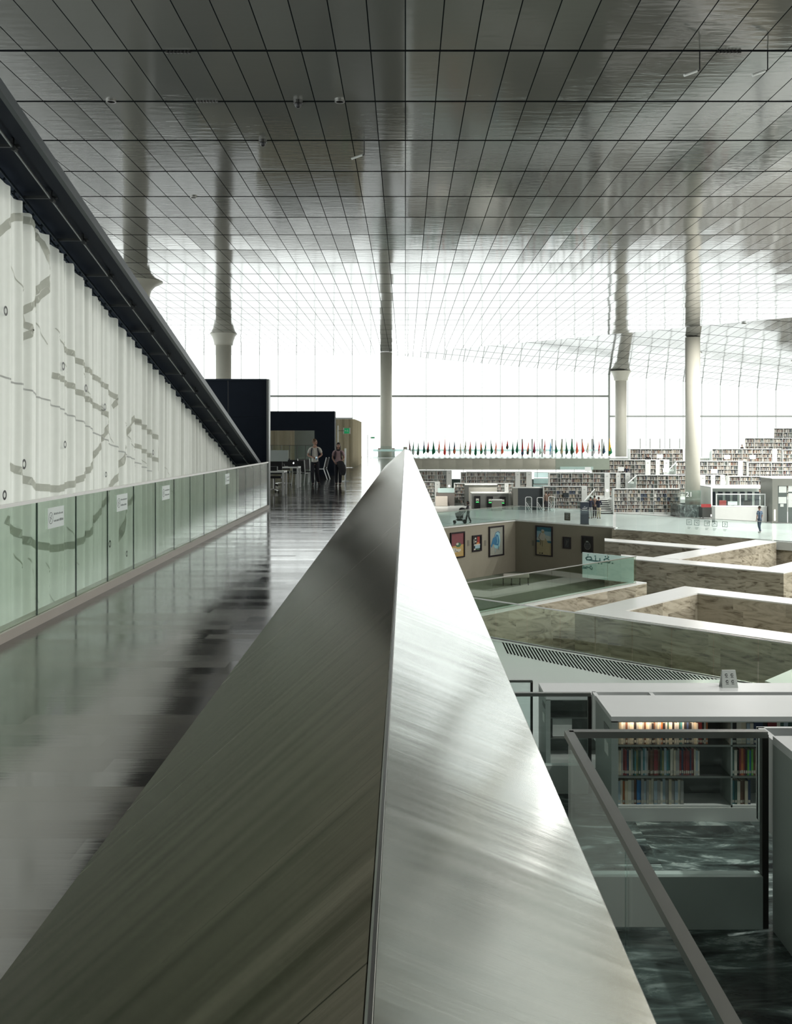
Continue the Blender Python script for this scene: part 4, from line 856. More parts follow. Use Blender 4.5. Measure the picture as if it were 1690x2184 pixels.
for (a, b) in ((-.042, .19), (.042, .19), (-.038, .095), (.045, .095)):
    O = V3((x0, 14.549, z0)); m.stroke(O, V3((1, 0, 0)), V, N, [(a+.017*math.cos(i*math.pi/6+.6), b+.017*math.sin(i*math.pi/6+.6)) for i in range(11)], .008, .002)
    m.plaque(O, V3((1, 0, 0)), V, N, a-.02, a+.02, b-.04, b-.033, .001)
m.build('ring_symbols', M_BLACK, t)
# ================================================================ FAR TERRACES
TF = {1: ZM, 2: EYE-5.10, 3: EYE-3.95, 4: EYE-2.95, 5: EYE-1.95, 6: EYE-.97}
M_TERR = mat('terrace_riser', (.38, .40, .38), .5)
def tier(pts, z, lab): m = MB(); m.prism(pts, ZM-.4, z-.04); m.mat(1).prism(pts, z-.04, z); struct(m, 'floor', [M_TERR, M_FLOOR], lab)
tier([(12.3, 85.6), (16.4, 85.6), (16.4, 83.0), (XR, 83.0), (XR, 87.4), (12.3, 87.4)], TF[2], 'second reading terrace of the far hall')
tier([(16.5, 87.4), (XR, 87.4), (XR, 90.4), (16.5, 90.4)], TF[3], 'third reading terrace of the far hall')
tier([(18.6, 90.4), (XR, 90.4), (XR, 93.5), (18.6, 93.5)], TF[4], 'fourth reading terrace of the far hall')
tier([(19.3, 93.5), (33.0, 93.5), (33.0, YF), (19.3, YF)], EYE-1.80, 'fifth reading terrace behind the column with the orange flag')
tier([(33.0, 93.5), (XR, 93.5), (XR, 96.1), (33.0, 96.1)], TF[5], 'fifth reading terrace at the right')
tier([(36.0, 96.1), (XR, 96.1), (XR, YF), (36.0, YF)], TF[6], 'topmost reading terrace at the right')
MF = [mat('far_spine_'+n, c, .6) for n, c in (('ivory', (.38, .37, .33)), ('cream', (.29, .25, .19)), ('grey', (.16, .16, .155)), ('brown', (.08, .055, .045)), ('charcoal', (.025, .025, .03)), ('rust', (.18, .08, .05)), ('navy', (.025, .04, .07)), ('pale', (.48, .48, .45)))]
MFN = ['ivory', 'cream', 'grey', 'brown', 'charcoal', 'rust', 'navy', 'pale']
STUFF = MB(); NIND = [0]; FP_ = {}; CNT = {}; SHN = ('bottom', 'second', 'third', 'fourth', 'fifth', 'top')
def far_book(x, y, z, wd, ht, i, where, lean=0, mag=False):
    if where and NIND[0] < 150:
        NIND[0] += 1; key = ('m' if mag else 'b', i)
        if key not in FP_:
            if mag:
                o = MB().hexa([(-.5, 0, 0), (.5, 0, 0), (.5, .02, 0), (-.5, .02, 0)], [(-.5, .10, .27), (.5, .10, .27), (.5, .12, .27), (-.5, .12, .27)]).build('magazine', MF[i], origin=(0, 0, 0))
            else: o = MB().box(-.5, .5, 0, .18, 0, 1).build('book', MF[i], origin=(0, 0, 0))
            FP_[key] = o
        else: o = FP_[key].copy(); COL.objects.link(o)
        o.location = (x, y, z); o.scale = (wd, 1, 1 if mag else ht)
        k = 'magazine' if mag else 'book'
        CNT[where] = CNT.get(where, 0)+1; k = 'magazine' if mag else 'book'; n = CNT[where]; sf = 'th' if 10 < n % 100 < 14 else {1: 'st', 2: 'nd', 3: 'rd'}.get(n % 10, 'th')
        tag(o, '%s %s, %d%s from the left, %s' % (MFN[i], k, n, sf, where), k, k+'s on '+where)
    else:
        STUFF.mat(i)
        if mag: STUFF.hexa([(x-wd/2, y, z), (x+wd/2, y, z), (x+wd/2, y+.02, z), (x-wd/2, y+.02, z)], [(x-wd/2, y+.1, z+.27), (x+wd/2, y+.1, z+.27), (x+wd/2, y+.12, z+.27), (x-wd/2, y+.12, z+.27)])
        else: STUFF.box(x-wd/2, x+wd/2, y, y+.18, z, z+ht)
def far_shelf(px0, px1, ytop, y, zf, label, n=5, bay=.95, ends=(), mags=(), ind=None, depth=.55, skip=(), zbot=None):
    x0, x1 = Xp(px0, y), Xp(px1, y); zt = Zp(ytop, y); H = zt-zf
    t = thing('bookshelf', label, 'bookshelf', ((x0+x1)/2, y+depth/2, zf), 'long white bookshelves of the far reading terraces')
    xe = Xp(ends[-1][1], y) if ends else x1
    MB().box(x0-.03, xe, y-.02, y+depth+.3, zt-.05, zt).build('top_board', M_PLATE, t)
    MB().box(x0-.04, x0, y-.02, y+depth+.2, zf, zt-.05).build('lit_end_panel', M_WHT, t)  # sunlit end: its brightness is put into a whiter colour
    MB().box(x0, xe, y+.30, y+.34, zf, zt-.05).build('back_panel', M_SHELFG, t)
    MB().box(x0, x1, y+.0, y+.3, zf, zf+.12).build('plinth', M_SHELFW, t)
    p = (H-.2)/n; nb = max(1, round((x1-x0)/bay)); bw = (x1-x0)/nb
    m = MB()
    for i in range(nb+1): m.box(x0+i*bw-.015, x0+i*bw+.015, y, y+.3, zf, zt-.05)
    m.build('uprights', M_SHELFW, t)
    segs = [(x0+i*bw+.03, x0+(i+1)*bw-.03, i) for i in range(nb)]
    for k in range(n):
        z = zf+.12+k*p; MB().box(x0, xe if ends else x1, y-.01, y+.3, z, z+.025).build('shelf', M_SHELFW, t)
    for k in range(n-1, -1, -1):
        z = zf+.145+k*p
        if k in skip: continue
        for (a, b, bi) in segs+[(Xp(q[0], y)+.03, Xp(q[1], y)-.02, 99) for q in ends if q[2] == 'b']:
            x = a; b2 = b-random.choice((0, 0, .05, .2, .35))*(b-a)
            if k in mags and bi != 99:
                while x < b2-.1:
                    w_ = .2; far_book(x+w_/2+.02, y-.03, z, w_, .27, random.choice((0, 1, 2, 2, 3, 6, 7)), ('%s shelf, %s' % (SHN[k], ind)) if ind else None, mag=True); x += w_+.07
            else:
                while x < b2:
                    w_ = random.uniform(.025, .06); ht = min(p-.05, random.uniform(.55, .85)*p)
                    far_book(x+w_/2, y+.015, z, w_*.92, ht, random.choice((0, 0, 0, 1, 1, 2, 2, 3, 4, 7, 7, 5, 6)), ('%s shelf, %s' % (SHN[k], ind)) if ind else None); x += w_
    for q in ends:
        a, b = Xp(q[0], y), Xp(q[1], y)
        if q[2] == 'e':
            e = MB().box(a, b, y-.03, y+.3, zf, zt-.05).build('end_panel', M_SHELFW, t)
            MB().box(a+(b-a)*.35, a+(b-a)*.65, y-.045, y-.03, zt-.32, zt-.26).build('label_slot', M_SHELFG, e)
            if len(q) > 3: MB().ball(((a+b)/2, y-.06, q[3] if q[3] < 0 else zt-1.55), .09, .03, .09, 10, 6).build('reader_light', M_LIGHT, e)
    return t
# right hand rows, nearest first
far_shelf(1310, 1451, 1042.5, 80.4, ZM, 'long magazine bookshelf beside the dark marble plinth', 6, 1.05, mags=(3, 4), ind='magazine bookshelf left of the marble plinth')
far_shelf(1160, 1241, 1037, 84.7, ZM, 'magazine bookshelf with a wall screen behind the dark standing banner', 6, .95, ends=((1241, 1253, 'e'),), mags=(3, 4), ind='bookshelf behind the dark standing banner')
far_shelf(1173, 1290, 1008.5, 86.0, TF[2], 'bookshelf above the white stairs with three stepped end panels', 5, .95, ends=((1290, 1301, 'e', 1), (1301, 1314.5, 'b'), (1314.5, 1324, 'e'), (1324, 1334, 'b'), (1334, 1345, 'e')))
far_shelf(1358, 1494, 1013, 84.6, TF[2], 'bookshelf passing behind the thick column, second row up', 5, .95, ends=((1494, 1505, 'e', 1), (1505, 1517, 'b'), (1517, 1526, 'e'), (1526, 1537, 'b'), (1537, 1547, 'e', 1)))
far_shelf(1556, 1700, 1015.5, 84.6, TF[2], 'bookshelf above the service desk canopy, second row up', 5)
far_shelf(1264, 1377, 980.5, 88.2, TF[3], 'bookshelf left of centre in the third row up, below the orange flag', 5, .95, ends=((1377, 1388, 'e'), (1388, 1399, 'b'), (1399, 1408, 'e'), (1408, 1416, 'b'), (1416, 1428, 'e')))
far_shelf(1443, 1575, 983, 88.2, TF[3], 'bookshelf passing behind the thick column, third row up', 5, .95, ends=((1575, 1585, 'e'), (1585, 1594, 'b')))
far_shelf(1597, 1720, 986, 87.8, TF[3], 'bookshelf at the right edge in the third row up', 5)
far_shelf(1345, 1457, 957, 91.2, TF[4], 'bookshelf in the fourth row up, left of the thick column', 5, .95, ends=((1457, 1462, 'e'),))
far_shelf(1520, 1648, 957, 91.2, TF[4], 'bookshelf in the fourth row up, right of the thick column', 5, .95, ends=((1648, 1658, 'e'), (1658, 1667, 'b')))
far_shelf(1671, 1740, 959, 91.2, TF[4], 'bookshelf in the fourth row up, cut by the right edge', 5)
far_shelf(1590, 1730, 934, 94.2, TF[5], 'bookshelf in the fifth row up at the right edge', 5)
far_shelf(1652, 1730, 913, 96.8, TF[6], 'topmost bookshelf against the windows at the right edge', 5)
# rows under the gallery at the left
far_shelf(880, 928, 1027, 93.4, ZM, 'lower bookshelf beside the steel parapet under the gallery', 6, .95, ends=((928, 938.6, 'e', 1),))
tier([(XL, 95.6), (12.2, 95.6), (12.2, 97.6), (XL, 97.6)], TF[2]-.1, 'raised terrace under the gallery')
far_shelf(872, 953, 1003, 96.0, TF[2]-.1, 'upper bookshelf beside the steel parapet under the gallery', 5, .95, ends=((953, 964, 'e', 1),))
far_shelf(996, 1099.5, 1006, 95.6, TF[2]-.1, 'long bookshelf right under the gallery edge in the middle', 5, .95, ends=((1099.5, 1110, 'e'), (1110, 1123, 'b'), (1123, 1135, 'e')))
far_shelf(984, 995, 1007, 95.7, TF[2]-.1, 'narrow bookshelf under the gallery left of the long one', 5, .5)
far_shelf(970, 1077, 1030.5, 92.0, ZM, 'bookshelf behind the grey book return block', 6, .95, ends=((1077, 1085, 'e', 1), (1085, 1096, 'b')))
sb = STUFF.build('shelved_books', MF); tag(sb, 'rows of small books filling the far bookshelves', 'books', kind='stuff')
# wall screen in the bookshelf
def block(name, label, cat, px0, px1, py0, py1, y, d, mtl, zf=None):
    x0, x1 = Xp(px0, y), Xp(px1, y); z1 = Zp(py0, y); z0 = Zp(py1, y) if zf is None else zf
    return tag(MB().box(x0, x1, y, y+d, z0, z1).build(name, mtl), label, cat)
block('wall_screen', 'small dark screen mounted in the bookshelf behind the banner', 'screen', 1202, 1214, 1051, 1060, 84.55, .06, M_DARKG)
# stairs and handrails
for lab, x0, x1, y0, y1, z0, z1, n in (('white stairs with dark risers rising behind the three standing people', Xp(1283, 80.6), Xp(1308, 80.6), 80.6, 83.0, ZM, TF[2], 7),):
    m = MB(); m2 = MB()
    for i in range(n):
        a = y0+(y1-y0)*i/n; z = z0+(z1-z0)*(i+1)/n; m.box(x0, x1, a, a+(y1-y0)/n*1.0, z-.06, z); m2.box(x0+.02, x1-.02, a+.03, y1, z-(z1-z0)/n, z-.06)
    t = thing('staircase', lab, 'stairs', ((x0+x1)/2, y0, z0)); m.build('treads', M_WHT, t); m2.build('risers', M_BLACK, t)
def handrail(pa, pb, y0, y1, label):
    a = dp(pa[0], pa[1], y0); b = dp(pb[0], pb[1], y1); t = thing('stair_handrail', label, 'handrail', (a.x, a.y, a.z-.9))
    MB().bar(a, b, .06, .06).build('rail', M_PLATE, t); MB().hexa([a-V3((0, 0, .9)), b-V3((0, 0, .9)), b+V3((0, .02, -.9)), a+V3((0, .02, -.9))], [a, b, b+V3((0, .02, 0)), a+V3((0, .02, 0))]).build('side_panel', M_GLASSL, t)
handrail((1247, 1068), (1269, 1043), 81.6, 83.6, 'white stair handrail left of the three standing people')
handrail((1340, 1030), (1358, 1014), 83.2, 84.4, 'white stair handrail between the second row bookshelves')
handrail((1425, 1004), (1443, 986), 86.8, 88, 'white stair handrail left of the thick column')
handrail((1502, 974), (1518, 959), 89.6, 91, 'white stair handrail right of the thick column')
# monitors on the terrace desks
for px_, py_, y, lb in ((1551.5, 981.5, 88.7, 'left white monitor above the third row shelf right of the thick column'), (1606, 981.5, 88.7, 'right white monitor above the third row shelf right of the thick column'), (1523.5, 1012, 85.1, 'white monitor above the second row shelf right of the thick column'), (1325, 1007.5, 86.5, 'white monitor above the stepped end panels left of the thick column'), (1254.5, 1007.5, 86.5, 'white monitor above the stairs bookshelf'), (1408, 980, 88.7, 'white monitor on the third row shelf left of the thick column'), (1421, 1010, 85.1, 'white monitor just left of the thick column')):
    monitor(Xp(px_, y), y, Zp(py_, y)+.01, .54, .36, lb, grp='white monitors on the terrace shelf tops', stand=.1)
t = thing('glass_screen_wall', 'pale glass screens stacked behind the gallery edge left of the stairs bookshelf', 'partition', (Xp(1153, 98), 97.5, ZM))
for i in range(4):
    z = ZM+.5+i*.62; MB().box(Xp(1136, 98), Xp(1262, 98), 97.6-.3*i, 97.62-.3*i, z, z+.5).build('glass_panel', M_FROST, t); MB().box(Xp(1136, 98), Xp(1262, 98), 97.58-.3*i, 97.64-.3*i, z+.5, z+.55).build('rail', M_STEEL, t)
# gallery edge cloth, glass and flags
t = thing('gallery_fascia', 'grey-beige wavy fascia under the row of flags', 'fascia', (Xp(1030, 87.2), 87.2, -1.0))
xa, xb = -.9, Xp(1185, 87.1); m = MB(); n = 400; prof = [(0, .02), (-.10, .03), (-.12, -.2), (-.16, -.55), (-.10, -.8), (-.02, -1.0)]
for i in range(n+1):
    x = xa+(xb-xa)*i/n
    for (dy, z) in prof: m.v.append((x, 87.25+dy*1.3-.05*abs(math.sin(x*2.1)), z-(.06*(1-abs(math.sin(x*2.1))) if z > 0 else 0)))
for i in range(n):
    for k in range(5): a = i*6+k; m.f.append([a, a+6, a+7, a+1]); m.m.append(0)
m.build('cloth', mat('fascia_cloth', (.36, .355, .30), .45, bump=.1), t, True)
t = thing('gallery_glass_front', 'greenish glass front of the gallery edge right of the wavy fascia', 'glass front', (Xp(1240, 87.1), 87.1, -1.0))
MB().box(xb+.02, 18.26, 87.15, 87.2, -1.0, 0).build('glass_panel', mat('sage_glass_front', (.27, .31, .26), .15), t)
MB().box(xb+.4, Xp(1265, 87.1), 86.9, 87.0, -.98, -.72).build('frosted_band', M_FROST, t)
t = thing('gallery_balustrade', 'clear glass balustrade behind the row of flags', 'balustrade', (9, 90.5, 0))
MB().box(-3, 18.2, 90.5, 90.52, 0, 1.1).build('glass_panel', M_GLASSL, t); m = MB(); m.box(-3, 18.2, 90.47, 90.55, .60, .80); m.build('grey_band', M_FROST, t)
FL = {'maroon': (.13, .03, .05), 'green': (.03, .17, .09), 'sage': (.25, .34, .28), 'navy': (.05, .09, .14), 'red': (.50, .07, .07), 'orange': (.60, .19, .10), 'tan': (.45, .38, .25), 'olive': (.20, .22, .12), 'white': (.72, .73, .72), 'blue': (.12, .40, .60), 'pink': (.45, .08, .16), 'dark': (.05, .08, .06), 'yellow': (.70, .42, .05)}
FM = {k: cloth_mat('flag_'+k, [min(.9, v*1.5) for v in c], .5) for k, c in FL.items()}
fx = [50, 84, 125, 166, 204, 243, 291, 336, 373, 413, 457, 503, 541, 585, 622, 663, 703, 748, 793, 838, 879, 918, 960, 1007, 1052, 1094, 1137, 1182, 1221, 1268, 1305, 1350, 1392, 1437, 1484, 1526, 1572, 1607, 1653]
fc = ['maroon white', 'green white', 'sage dark', 'navy green', 'red dark', 'green green', 'orange white', 'orange red', 'navy white', 'navy orange', 'tan white', 'olive white', 'red olive', 'dark green', 'orange green', 'green white', 'dark green', 'orange white', 'red orange', 'red dark', 'green dark', 'green green', 'red navy', 'orange dark', 'pink maroon', 'white sage', 'red white', 'blue white', 'dark green', 'olive tan', 'green dark', 'green dark', 'red orange', 'orange red', 'tan white', 'navy white', 'red white', 'dark navy', 'yellow green']
seen = {}
for i, (u, cc) in enumerate(zip(fx, fc)):
    px_ = 860+u/3.7556; y = 89.0; x = Xp(px_, y); a, b = cc.split(); big = 1.35 if i in (5, 31, 38) else (.8 if i in (8, 10, 25) else 1)
    nb_ = fc[i-1].split()[0] if i else 'steel ridge'; na_ = fc[i+1].split()[0] if i < 38 else 'corner mullion'
    t = thing('flag', 'furled %s flag%s on a thin pole between the %s and %s flags' % (a, ' touched with '+b if b != a else '', nb_, na_) if 0 < i < 38 else ('furled maroon flag, the leftmost of the row beside the steel parapet' if i == 0 else 'furled orange-yellow flag, the rightmost of the row beside the corner mullion'), 'flag', (x, y, 0), 'furled flags along the gallery edge')
    MB().tube((x, y, .03), (x, y, 2.02), .012, 6).build('pole', M_STEEL, t); MB().lathe([(.13, 0), (.13, .03), (.02, .05)], x, y, 12).build('base', M_DSTEEL, t)
    zt = Zp(937+random.uniform(-3, 2) if i != 19 else 935, y); zb = Zp(969+random.uniform(-3, 3) if i != 19 else 958, y)
    m = MB(); s = random.choice((-1, 1)); n = 8; off = random.uniform(-.05, .05)
    prof = [(0, .015), (.15, .03), (.35, .06), (.55, .10), (.75, .15), (.88, .17), (.95, .10), (1, .03)]
    for v, w_ in prof:
        z = zt+(zb-zt)*v; w_ *= big; c_ = x+s*w_*.3+off*v
        for k in range(n): an = 2*math.pi*k/n; r_ = 1 if k % 2 else .55; m.v.append((c_+w_*r_*math.cos(an), y-.03+w_*.5*r_*math.sin(an), z+(.05*math.cos(an) if v > .8 else 0)))
    for q in range(len(prof)-1):
        for k in range(n): j = (k+1) % n; m.f.append([q*n+k, q*n+j, (q+1)*n+j, (q+1)*n+k]); m.m.append(1 if (q in (4, 5) and k in (3, 4, 5)) or (k == 6 and q > 2) else 0)
    m.build('cloth', [FM[a], FM[b]], t, True)
for i in range(9):
    x = Xp(1114+21.3*i, 97.8); t = tag(MB().box(x-.07, x+.07, 97.7, 97.8, 0, Zp(936, 97.8)).build('grey_post', M_FRAMEG), 'grey post behind the flags, %s from the left' % ORD[i], 'post', 'grey posts behind the flags')
for i, px_ in enumerate((1366, 1387, 1408, 1429, 1450)): x = Xp(px_, 98.6); tag(MB().box(x-.05, x+.05, 98.5, 98.6, EYE-1.8, Zp(935, 98.6)).build('grey_post', M_FRAMEG), 'grey post above the fourth row bookshelf, %s from the left' % ORD[i], 'post', 'grey posts above the fourth row shelf')
# ================================================================ MAIN FLOOR FURNITURE
t = thing('book_return_block', 'grey book return block with a pale slanting top behind the self-service wall', 'block', (Xp(1028, 90), 90, ZM))
MB().box(Xp(1000, 90), Xp(1061, 90), 90, 91.2, ZM, Zp(1034, 90)).build('body', mat('warm_grey', (.25, .25, .22), .6), t); MB().box(Xp(992, 90), Xp(1000, 90), 89.8, 91.2, ZM, Zp(1034, 90)).build('dark_end', mat('dark_grey_panel', (.06, .065, .06), .5), t)
MB().box(Xp(992, 90), Xp(1061, 90), 89.8, 91.25, Zp(1034, 90), Zp(1034, 90)+.06).build('top_board', M_WHT, t)
t = thing('self_service_wall', 'grey self-service counter wall with three green lit kiosks', 'counter', (Xp(1046, 86.2), 86.2, ZM)); yk_ = 86.2
MB().box(Xp(1007, yk_), Xp(1085, yk_), yk_, yk_+2.2, ZM, Zp(1053, yk_)).build('body', mat('mid_grey_panel', (.28, .29, .27), .5), t); MB().box(Xp(1007, yk_), Xp(1085, yk_), yk_-.02, yk_+2.2, Zp(1053, yk_), Zp(1053, yk_)+.05).build('top_board', M_WHT, t)
MB().box(Xp(1085, yk_), Xp(1095, yk_), yk_+.3, yk_+2.2, ZM, Zp(1054, yk_)).build('metal_end', M_STEEL, t)
m = MB(); x = Xp(1036, yk_)
for k in range(14): w_ = random.choice((.03, .05, .07)); m.box(x, x+w_, yk_-.01, yk_, Zp(1058, yk_), Zp(1058, yk_)+.05); x += w_+.025
m.build('wall_lettering', mat('dim_letter', (.12, .12, .11), .5), t)
M_GRN = mat('green_indicator', (.1, .8, .2), .4, emit=(.08, 1, .18), est=1.6)
for (a, b, c, d, lb) in ((1012.5, 1025, 1058, 1079.5, 'left self-service kiosk with a green light, fully visible'), (1039.7, 1052, 1059, 1080.5, 'middle self-service kiosk with a green light beside the small counter'), (1067, 1079, 1060, 1081.5, 'right self-service kiosk with a green light partly behind the small counter')):
    y = yk_-.14; t = thing('self_service_kiosk', lb, 'kiosk', ((Xp(a, y)+Xp(b, y))/2, y, ZM), 'self-service kiosks'); x0, x1 = Xp(a, y), Xp(b, y); W_2 = x1-x0
    MB().box(x0, x1, y, y+.13, ZM, Zp(c, y)).build('body', M_BLACK, t); MB().box(x0+W_2*.25, x0+W_2*.75, y-.02, y, Zp(c+10.5, y), Zp(c+5.2, y)).build('screen', mat('kiosk_screen', (.4, .42, .36), .3, emit=(.6, .62, .5), est=.25), t)
    MB().box(x0+W_2*.42, x0+W_2*.6, y-.03, y-.02, Zp(c+10, y), Zp(c+8.6, y)).build('screen_icon', M_BLACK, t); MB().box(x0+W_2*.27, x0+W_2*.73, y-.03, y, Zp(c+13.6, y), Zp(c+12.3, y)).build('green_light', M_GRN, t)
t = thing('small_counter', 'small standing counter with a white top in front of the kiosks', 'counter', (Xp(1061, 83.6), 83.6, ZM)); x0, x1 = Xp(1049.5, 83.6), Xp(1072.5, 83.6)
MB().box(x0, x1, 83.6, 84.3, Zp(1067.5, 83.6), Zp(1065.5, 83.6)).build('top_board', M_WHT, t); MB().box(x0+.04, x1-.04, 83.65, 84.25, ZM, Zp(1067.5, 83.6)).build('body', mat('warm_grey', (.25, .25, .22), .6), t)
t = thing('dark_partition', 'tall dark slate partition with a lighter grey end behind the security gates', 'partition', (Xp(1128, 83.6), 85.0, ZM))
MB().box(Xp(1105, 85), Xp(1161, 85), 85.0, 85.2, ZM, Zp(1041, 85)).build('panel', mat('slate_panel', (.045, .055, .06), .6), t); MB().box(Xp(1095, 85), Xp(1105, 85), 84.95, 86.2, ZM, Zp(1041.5, 85)).build('end_panel', mat('warm_grey', (.25, .25, .22), .6), t); MB().box(Xp(1095, 85), Xp(1161, 85), 84.95, 86.2, Zp(1041, 85), Zp(1041, 85)+.05).build('top_board', M_WHT, t)
for a, b, yb_, lb in ((1121.5, 1134.5, 1060, 'left clear security gate in front of the slate partition'), (1146, 1159, 1061, 'middle clear security gate in front of the slate partition'), (1170.5, 1183, 1059, 'right security gate beside the two waiting people')):
    y = 81.5; x0, x1 = Xp(a, y), Xp(b, y); zt = Zp(yb_, y); t = thing('security_gate', lb, 'gate', ((x0+x1)/2, y, ZM), 'security gates')
    m = MB(); P = [(x0, ZM), (x0, zt-.08), (x0+.08, zt), (x1-.08, zt), (x1, zt-.08), (x1, ZM)]
    for p, q in zip(P[:-1], P[1:]): m.bar((p[0], y, p[1]), (q[0], y, q[1]), .05, .05)
    m.build('frame', M_PLATE, t); MB().box(x0+.03, x1-.03, y-.01, y+.01, ZM+.1, zt-.05).build('clear_panel', M_GLASSL, t); m = MB()
    m.bar((x0+.05, y-.02, ZM+.9), (x1-.05, y-.02, ZM+.25), .03, .03); m.bar((x0+.05, y-.02, ZM+.7), (x1-.15, y-.02, ZM+.15), .02, .02); m.build('diagonal_wire', M_PLATE, t)
t = thing('information_desk', 'low pale wooden desk front with a dark recess under the gallery', 'desk', (Xp(943, 90), 90, ZM)); y = 89.5
MB().box(Xp(929.5, y), Xp(955, y), y, y+.8, ZM+.02, Zp(1059.5, y)).build('front_panel', mat('pale_wood', (.55, .50, .44), .5), t); MB().box(Xp(932, y), Xp(971, y), y+.9, y+1.8, ZM, Zp(1052, y)).build('recess', mat('dark_recess', (.11, .10, .09), .6), t); MB().box(Xp(935, y), Xp(970, y), y+.85, y+.9, Zp(1052, y), Zp(1042, y)).build('frosted_band', M_FROST, t)
# banner
t = thing('standing_banner', 'dark navy standing banner with white script in front of the three standing people', 'banner', (Xp(1247, 70.4), 70.4, ZM)); y = 70.4; x0, x1 = Xp(1238.5, y), Xp(1256.5, y); zt = Zp(1071, y)
MB().box(x0, x1, y, y+.05, ZM+.04, zt).build('banner_face', mat('banner_navy', (.022, .035, .055), .5), t); MB().box(x0-.02, x1+.02, y-.05, y+.15, ZM, ZM+.04).build('base', M_BLACK, t); MB().box(x0, x1, y-.01, y+.06, zt, zt+.03).build('top_bar', M_PLATE, t)
m = MB(); O = V3(((x0+x1)/2, y, Zp(1084, y))); U = V3((1, 0, 0)); V = V3((0, 0, 1)); N = V3((0, -1, 0))
for pts in ([(-.17, 0), (-.10, -.03), (-.08, .05), (-.05, -.03), (.0, -.03), (.02, .07), (.04, -.03), (.09, -.02), (.10, .04), (.17, -.03), (.17, .09)], [(-.04, .12), (.05, .12)]): m.stroke(O, U, V, N, pts, .025, .003)
for k in range(9): m.plaque(O, U, V, N, -.19+.043*k, -.16+.043*k, -.165, -.165+random.uniform(.03, .055), .003)
m.build('script_logo', M_PLATE, t)
# plinth, number and red cart
t = thing('marble_plinth', 'dark veined marble plinth around the foot of the thick column', 'plinth', (Xp(1478, 77.0), 78, ZM)); y = 76.6
m = MB(); a, b = Xp(1452, y), Xp(1496, y); z1 = Zp(1077.5, y); m.box(a, b, 76.6, 77.2, ZM, z1); m.box(a, a+.4, 77.2, 79.2, ZM, z1); m.box(b-.4, b, 77.2, 79.2, ZM, z1); m.box(a, b, 79.2, 79.5, ZM, z1); m.build('marble_wall', M_MARBLE, t)
m = MB(); z2 = Zp(1046, y); m.box(a, b, 76.62, 76.64, z1, z2); m.box(b-.02, b, 76.64, 79.2, z1, z2); m.box(a, a+.02, 76.64, 79.2, z1, z2); m.build('glass_panel', M_GLASSL, t)
def text(body, size, loc, mtl, parent, name='number'):
    cu = bpy.data.curves.new(name, 'FONT'); cu.body = body; cu.size = size; cu.extrude = .004; cu.align_x = 'CENTER'; cu.align_y = 'CENTER'; cu.materials.append(mtl)
    tmp = bpy.data.objects.new(name, cu); COL.objects.link(tmp); bpy.context.view_layer.update(); me = bpy.data.meshes.new_from_object(tmp.evaluated_get(bpy.context.evaluated_depsgraph_get())); bpy.data.objects.remove(tmp)
    o = bpy.data.objects.new(name, me); COL.objects.link(o); o.parent = parent; p = V3(loc); q = parent
    while q: p -= q.location; q = q.parent
    o.location = p; o.rotation_euler = (math.pi/2, 0, 0); return o
text('21', .55, (Xp(1470.5, y), 76.6, Zp(1055, y)), M_PLATE, t)
t = thing('book_cart', 'dark cart with a red sign between the plinth and the service desk', 'cart', (Xp(1507, 75.2), 75.2, ZM)); y = 75.2
MB().box(Xp(1499, y), Xp(1524, y), y, y+1.0, ZM+.12, Zp(1082, y)).build('body', mat('dark_grey_panel', (.06, .065, .06), .5), t); MB().box(Xp(1496, y), Xp(1517, y), y-.05, y, Zp(1082, y), Zp(1075, y)).build('red_sign', mat('dull_red', (.35, .04, .04), .5), t); MB().box(Xp(1516.5, y), Xp(1518.5, y), y-.05, y, ZM+.2, ZM+.35).build('lamp_dot', M_LIGHT, t)
for a in (1501, 1521): MB().tube((Xp(a, y), y+.1, ZM+.06), (Xp(a, y), y+.16, ZM+.06), .06, 12).build('wheel', M_BLACK, t)
# service desk
t = thing('service_canopy', 'white framed service room with a row of dark doors behind the reception desk', 'room', (Xp(1582, 76), 78, ZM)); y = 76.5
x0, x1 = Xp(1517, y), Xp(1650, y); zt = Zp(1038.5, y)
MB().box(x0, x1, y, y+3.4, zt-.12, zt).build('roof', M_PLATE, t); MB().box(x0, x0+.12, y, y+3.4, ZM, zt-.12).build('lit_side', M_WHT, t); MB().box(x0+.12, x1, y+3.1, y+3.3, ZM, zt-.12).build('back_wall', M_SHELFG, t)  # lit_side is coloured whiter to stand for the light falling on it
for i in range(8): a = x0+.35+i*.6; MB().box(a, a+.36, y+3.02, y+3.1, ZM, zt-.55).build('dark_door', M_NAVY2, t)
t = thing('reception_desk', 'white reception desk with a low glass screen beside the lift', 'desk', (Xp(1586, 72.3), 72.6, ZM)); y = 72.3; x0, x1 = Xp(1526, y), Xp(1636.5, y); zt = Zp(1081, y)
MB().box(x0, x1, y, y+.8, ZM, zt).build('body', M_SHELFW, t); MB().box(x0-.02, x1, y-.03, y+.83, zt, zt+.04).build('worktop', M_WHT, t); z2 = Zp(1055, y)
MB().box(x0+.1, Xp(1633, y), y+.05, y+.07, zt+.04, z2).build('glass_screen', M_GLASSL, t); m = MB(); m.box(x0+.08, Xp(1634, y), y+.03, y+.09, z2, z2+.07); m.box(x0+.08, x0+.14, y+.03, y+.09, zt, z2); m.box(Xp(1579, y), Xp(1581, y), y+.03, y+.09, zt, z2); m.box(Xp(1632, y), Xp(1634, y), y+.03, y+.09, zt, z2); m.build('screen_frame', M_PLATE, t)
monitor(Xp(1563, 72.8), 72.8, zt+.04, .70, .28, 'wide white monitor on the reception desk', stand=.05)
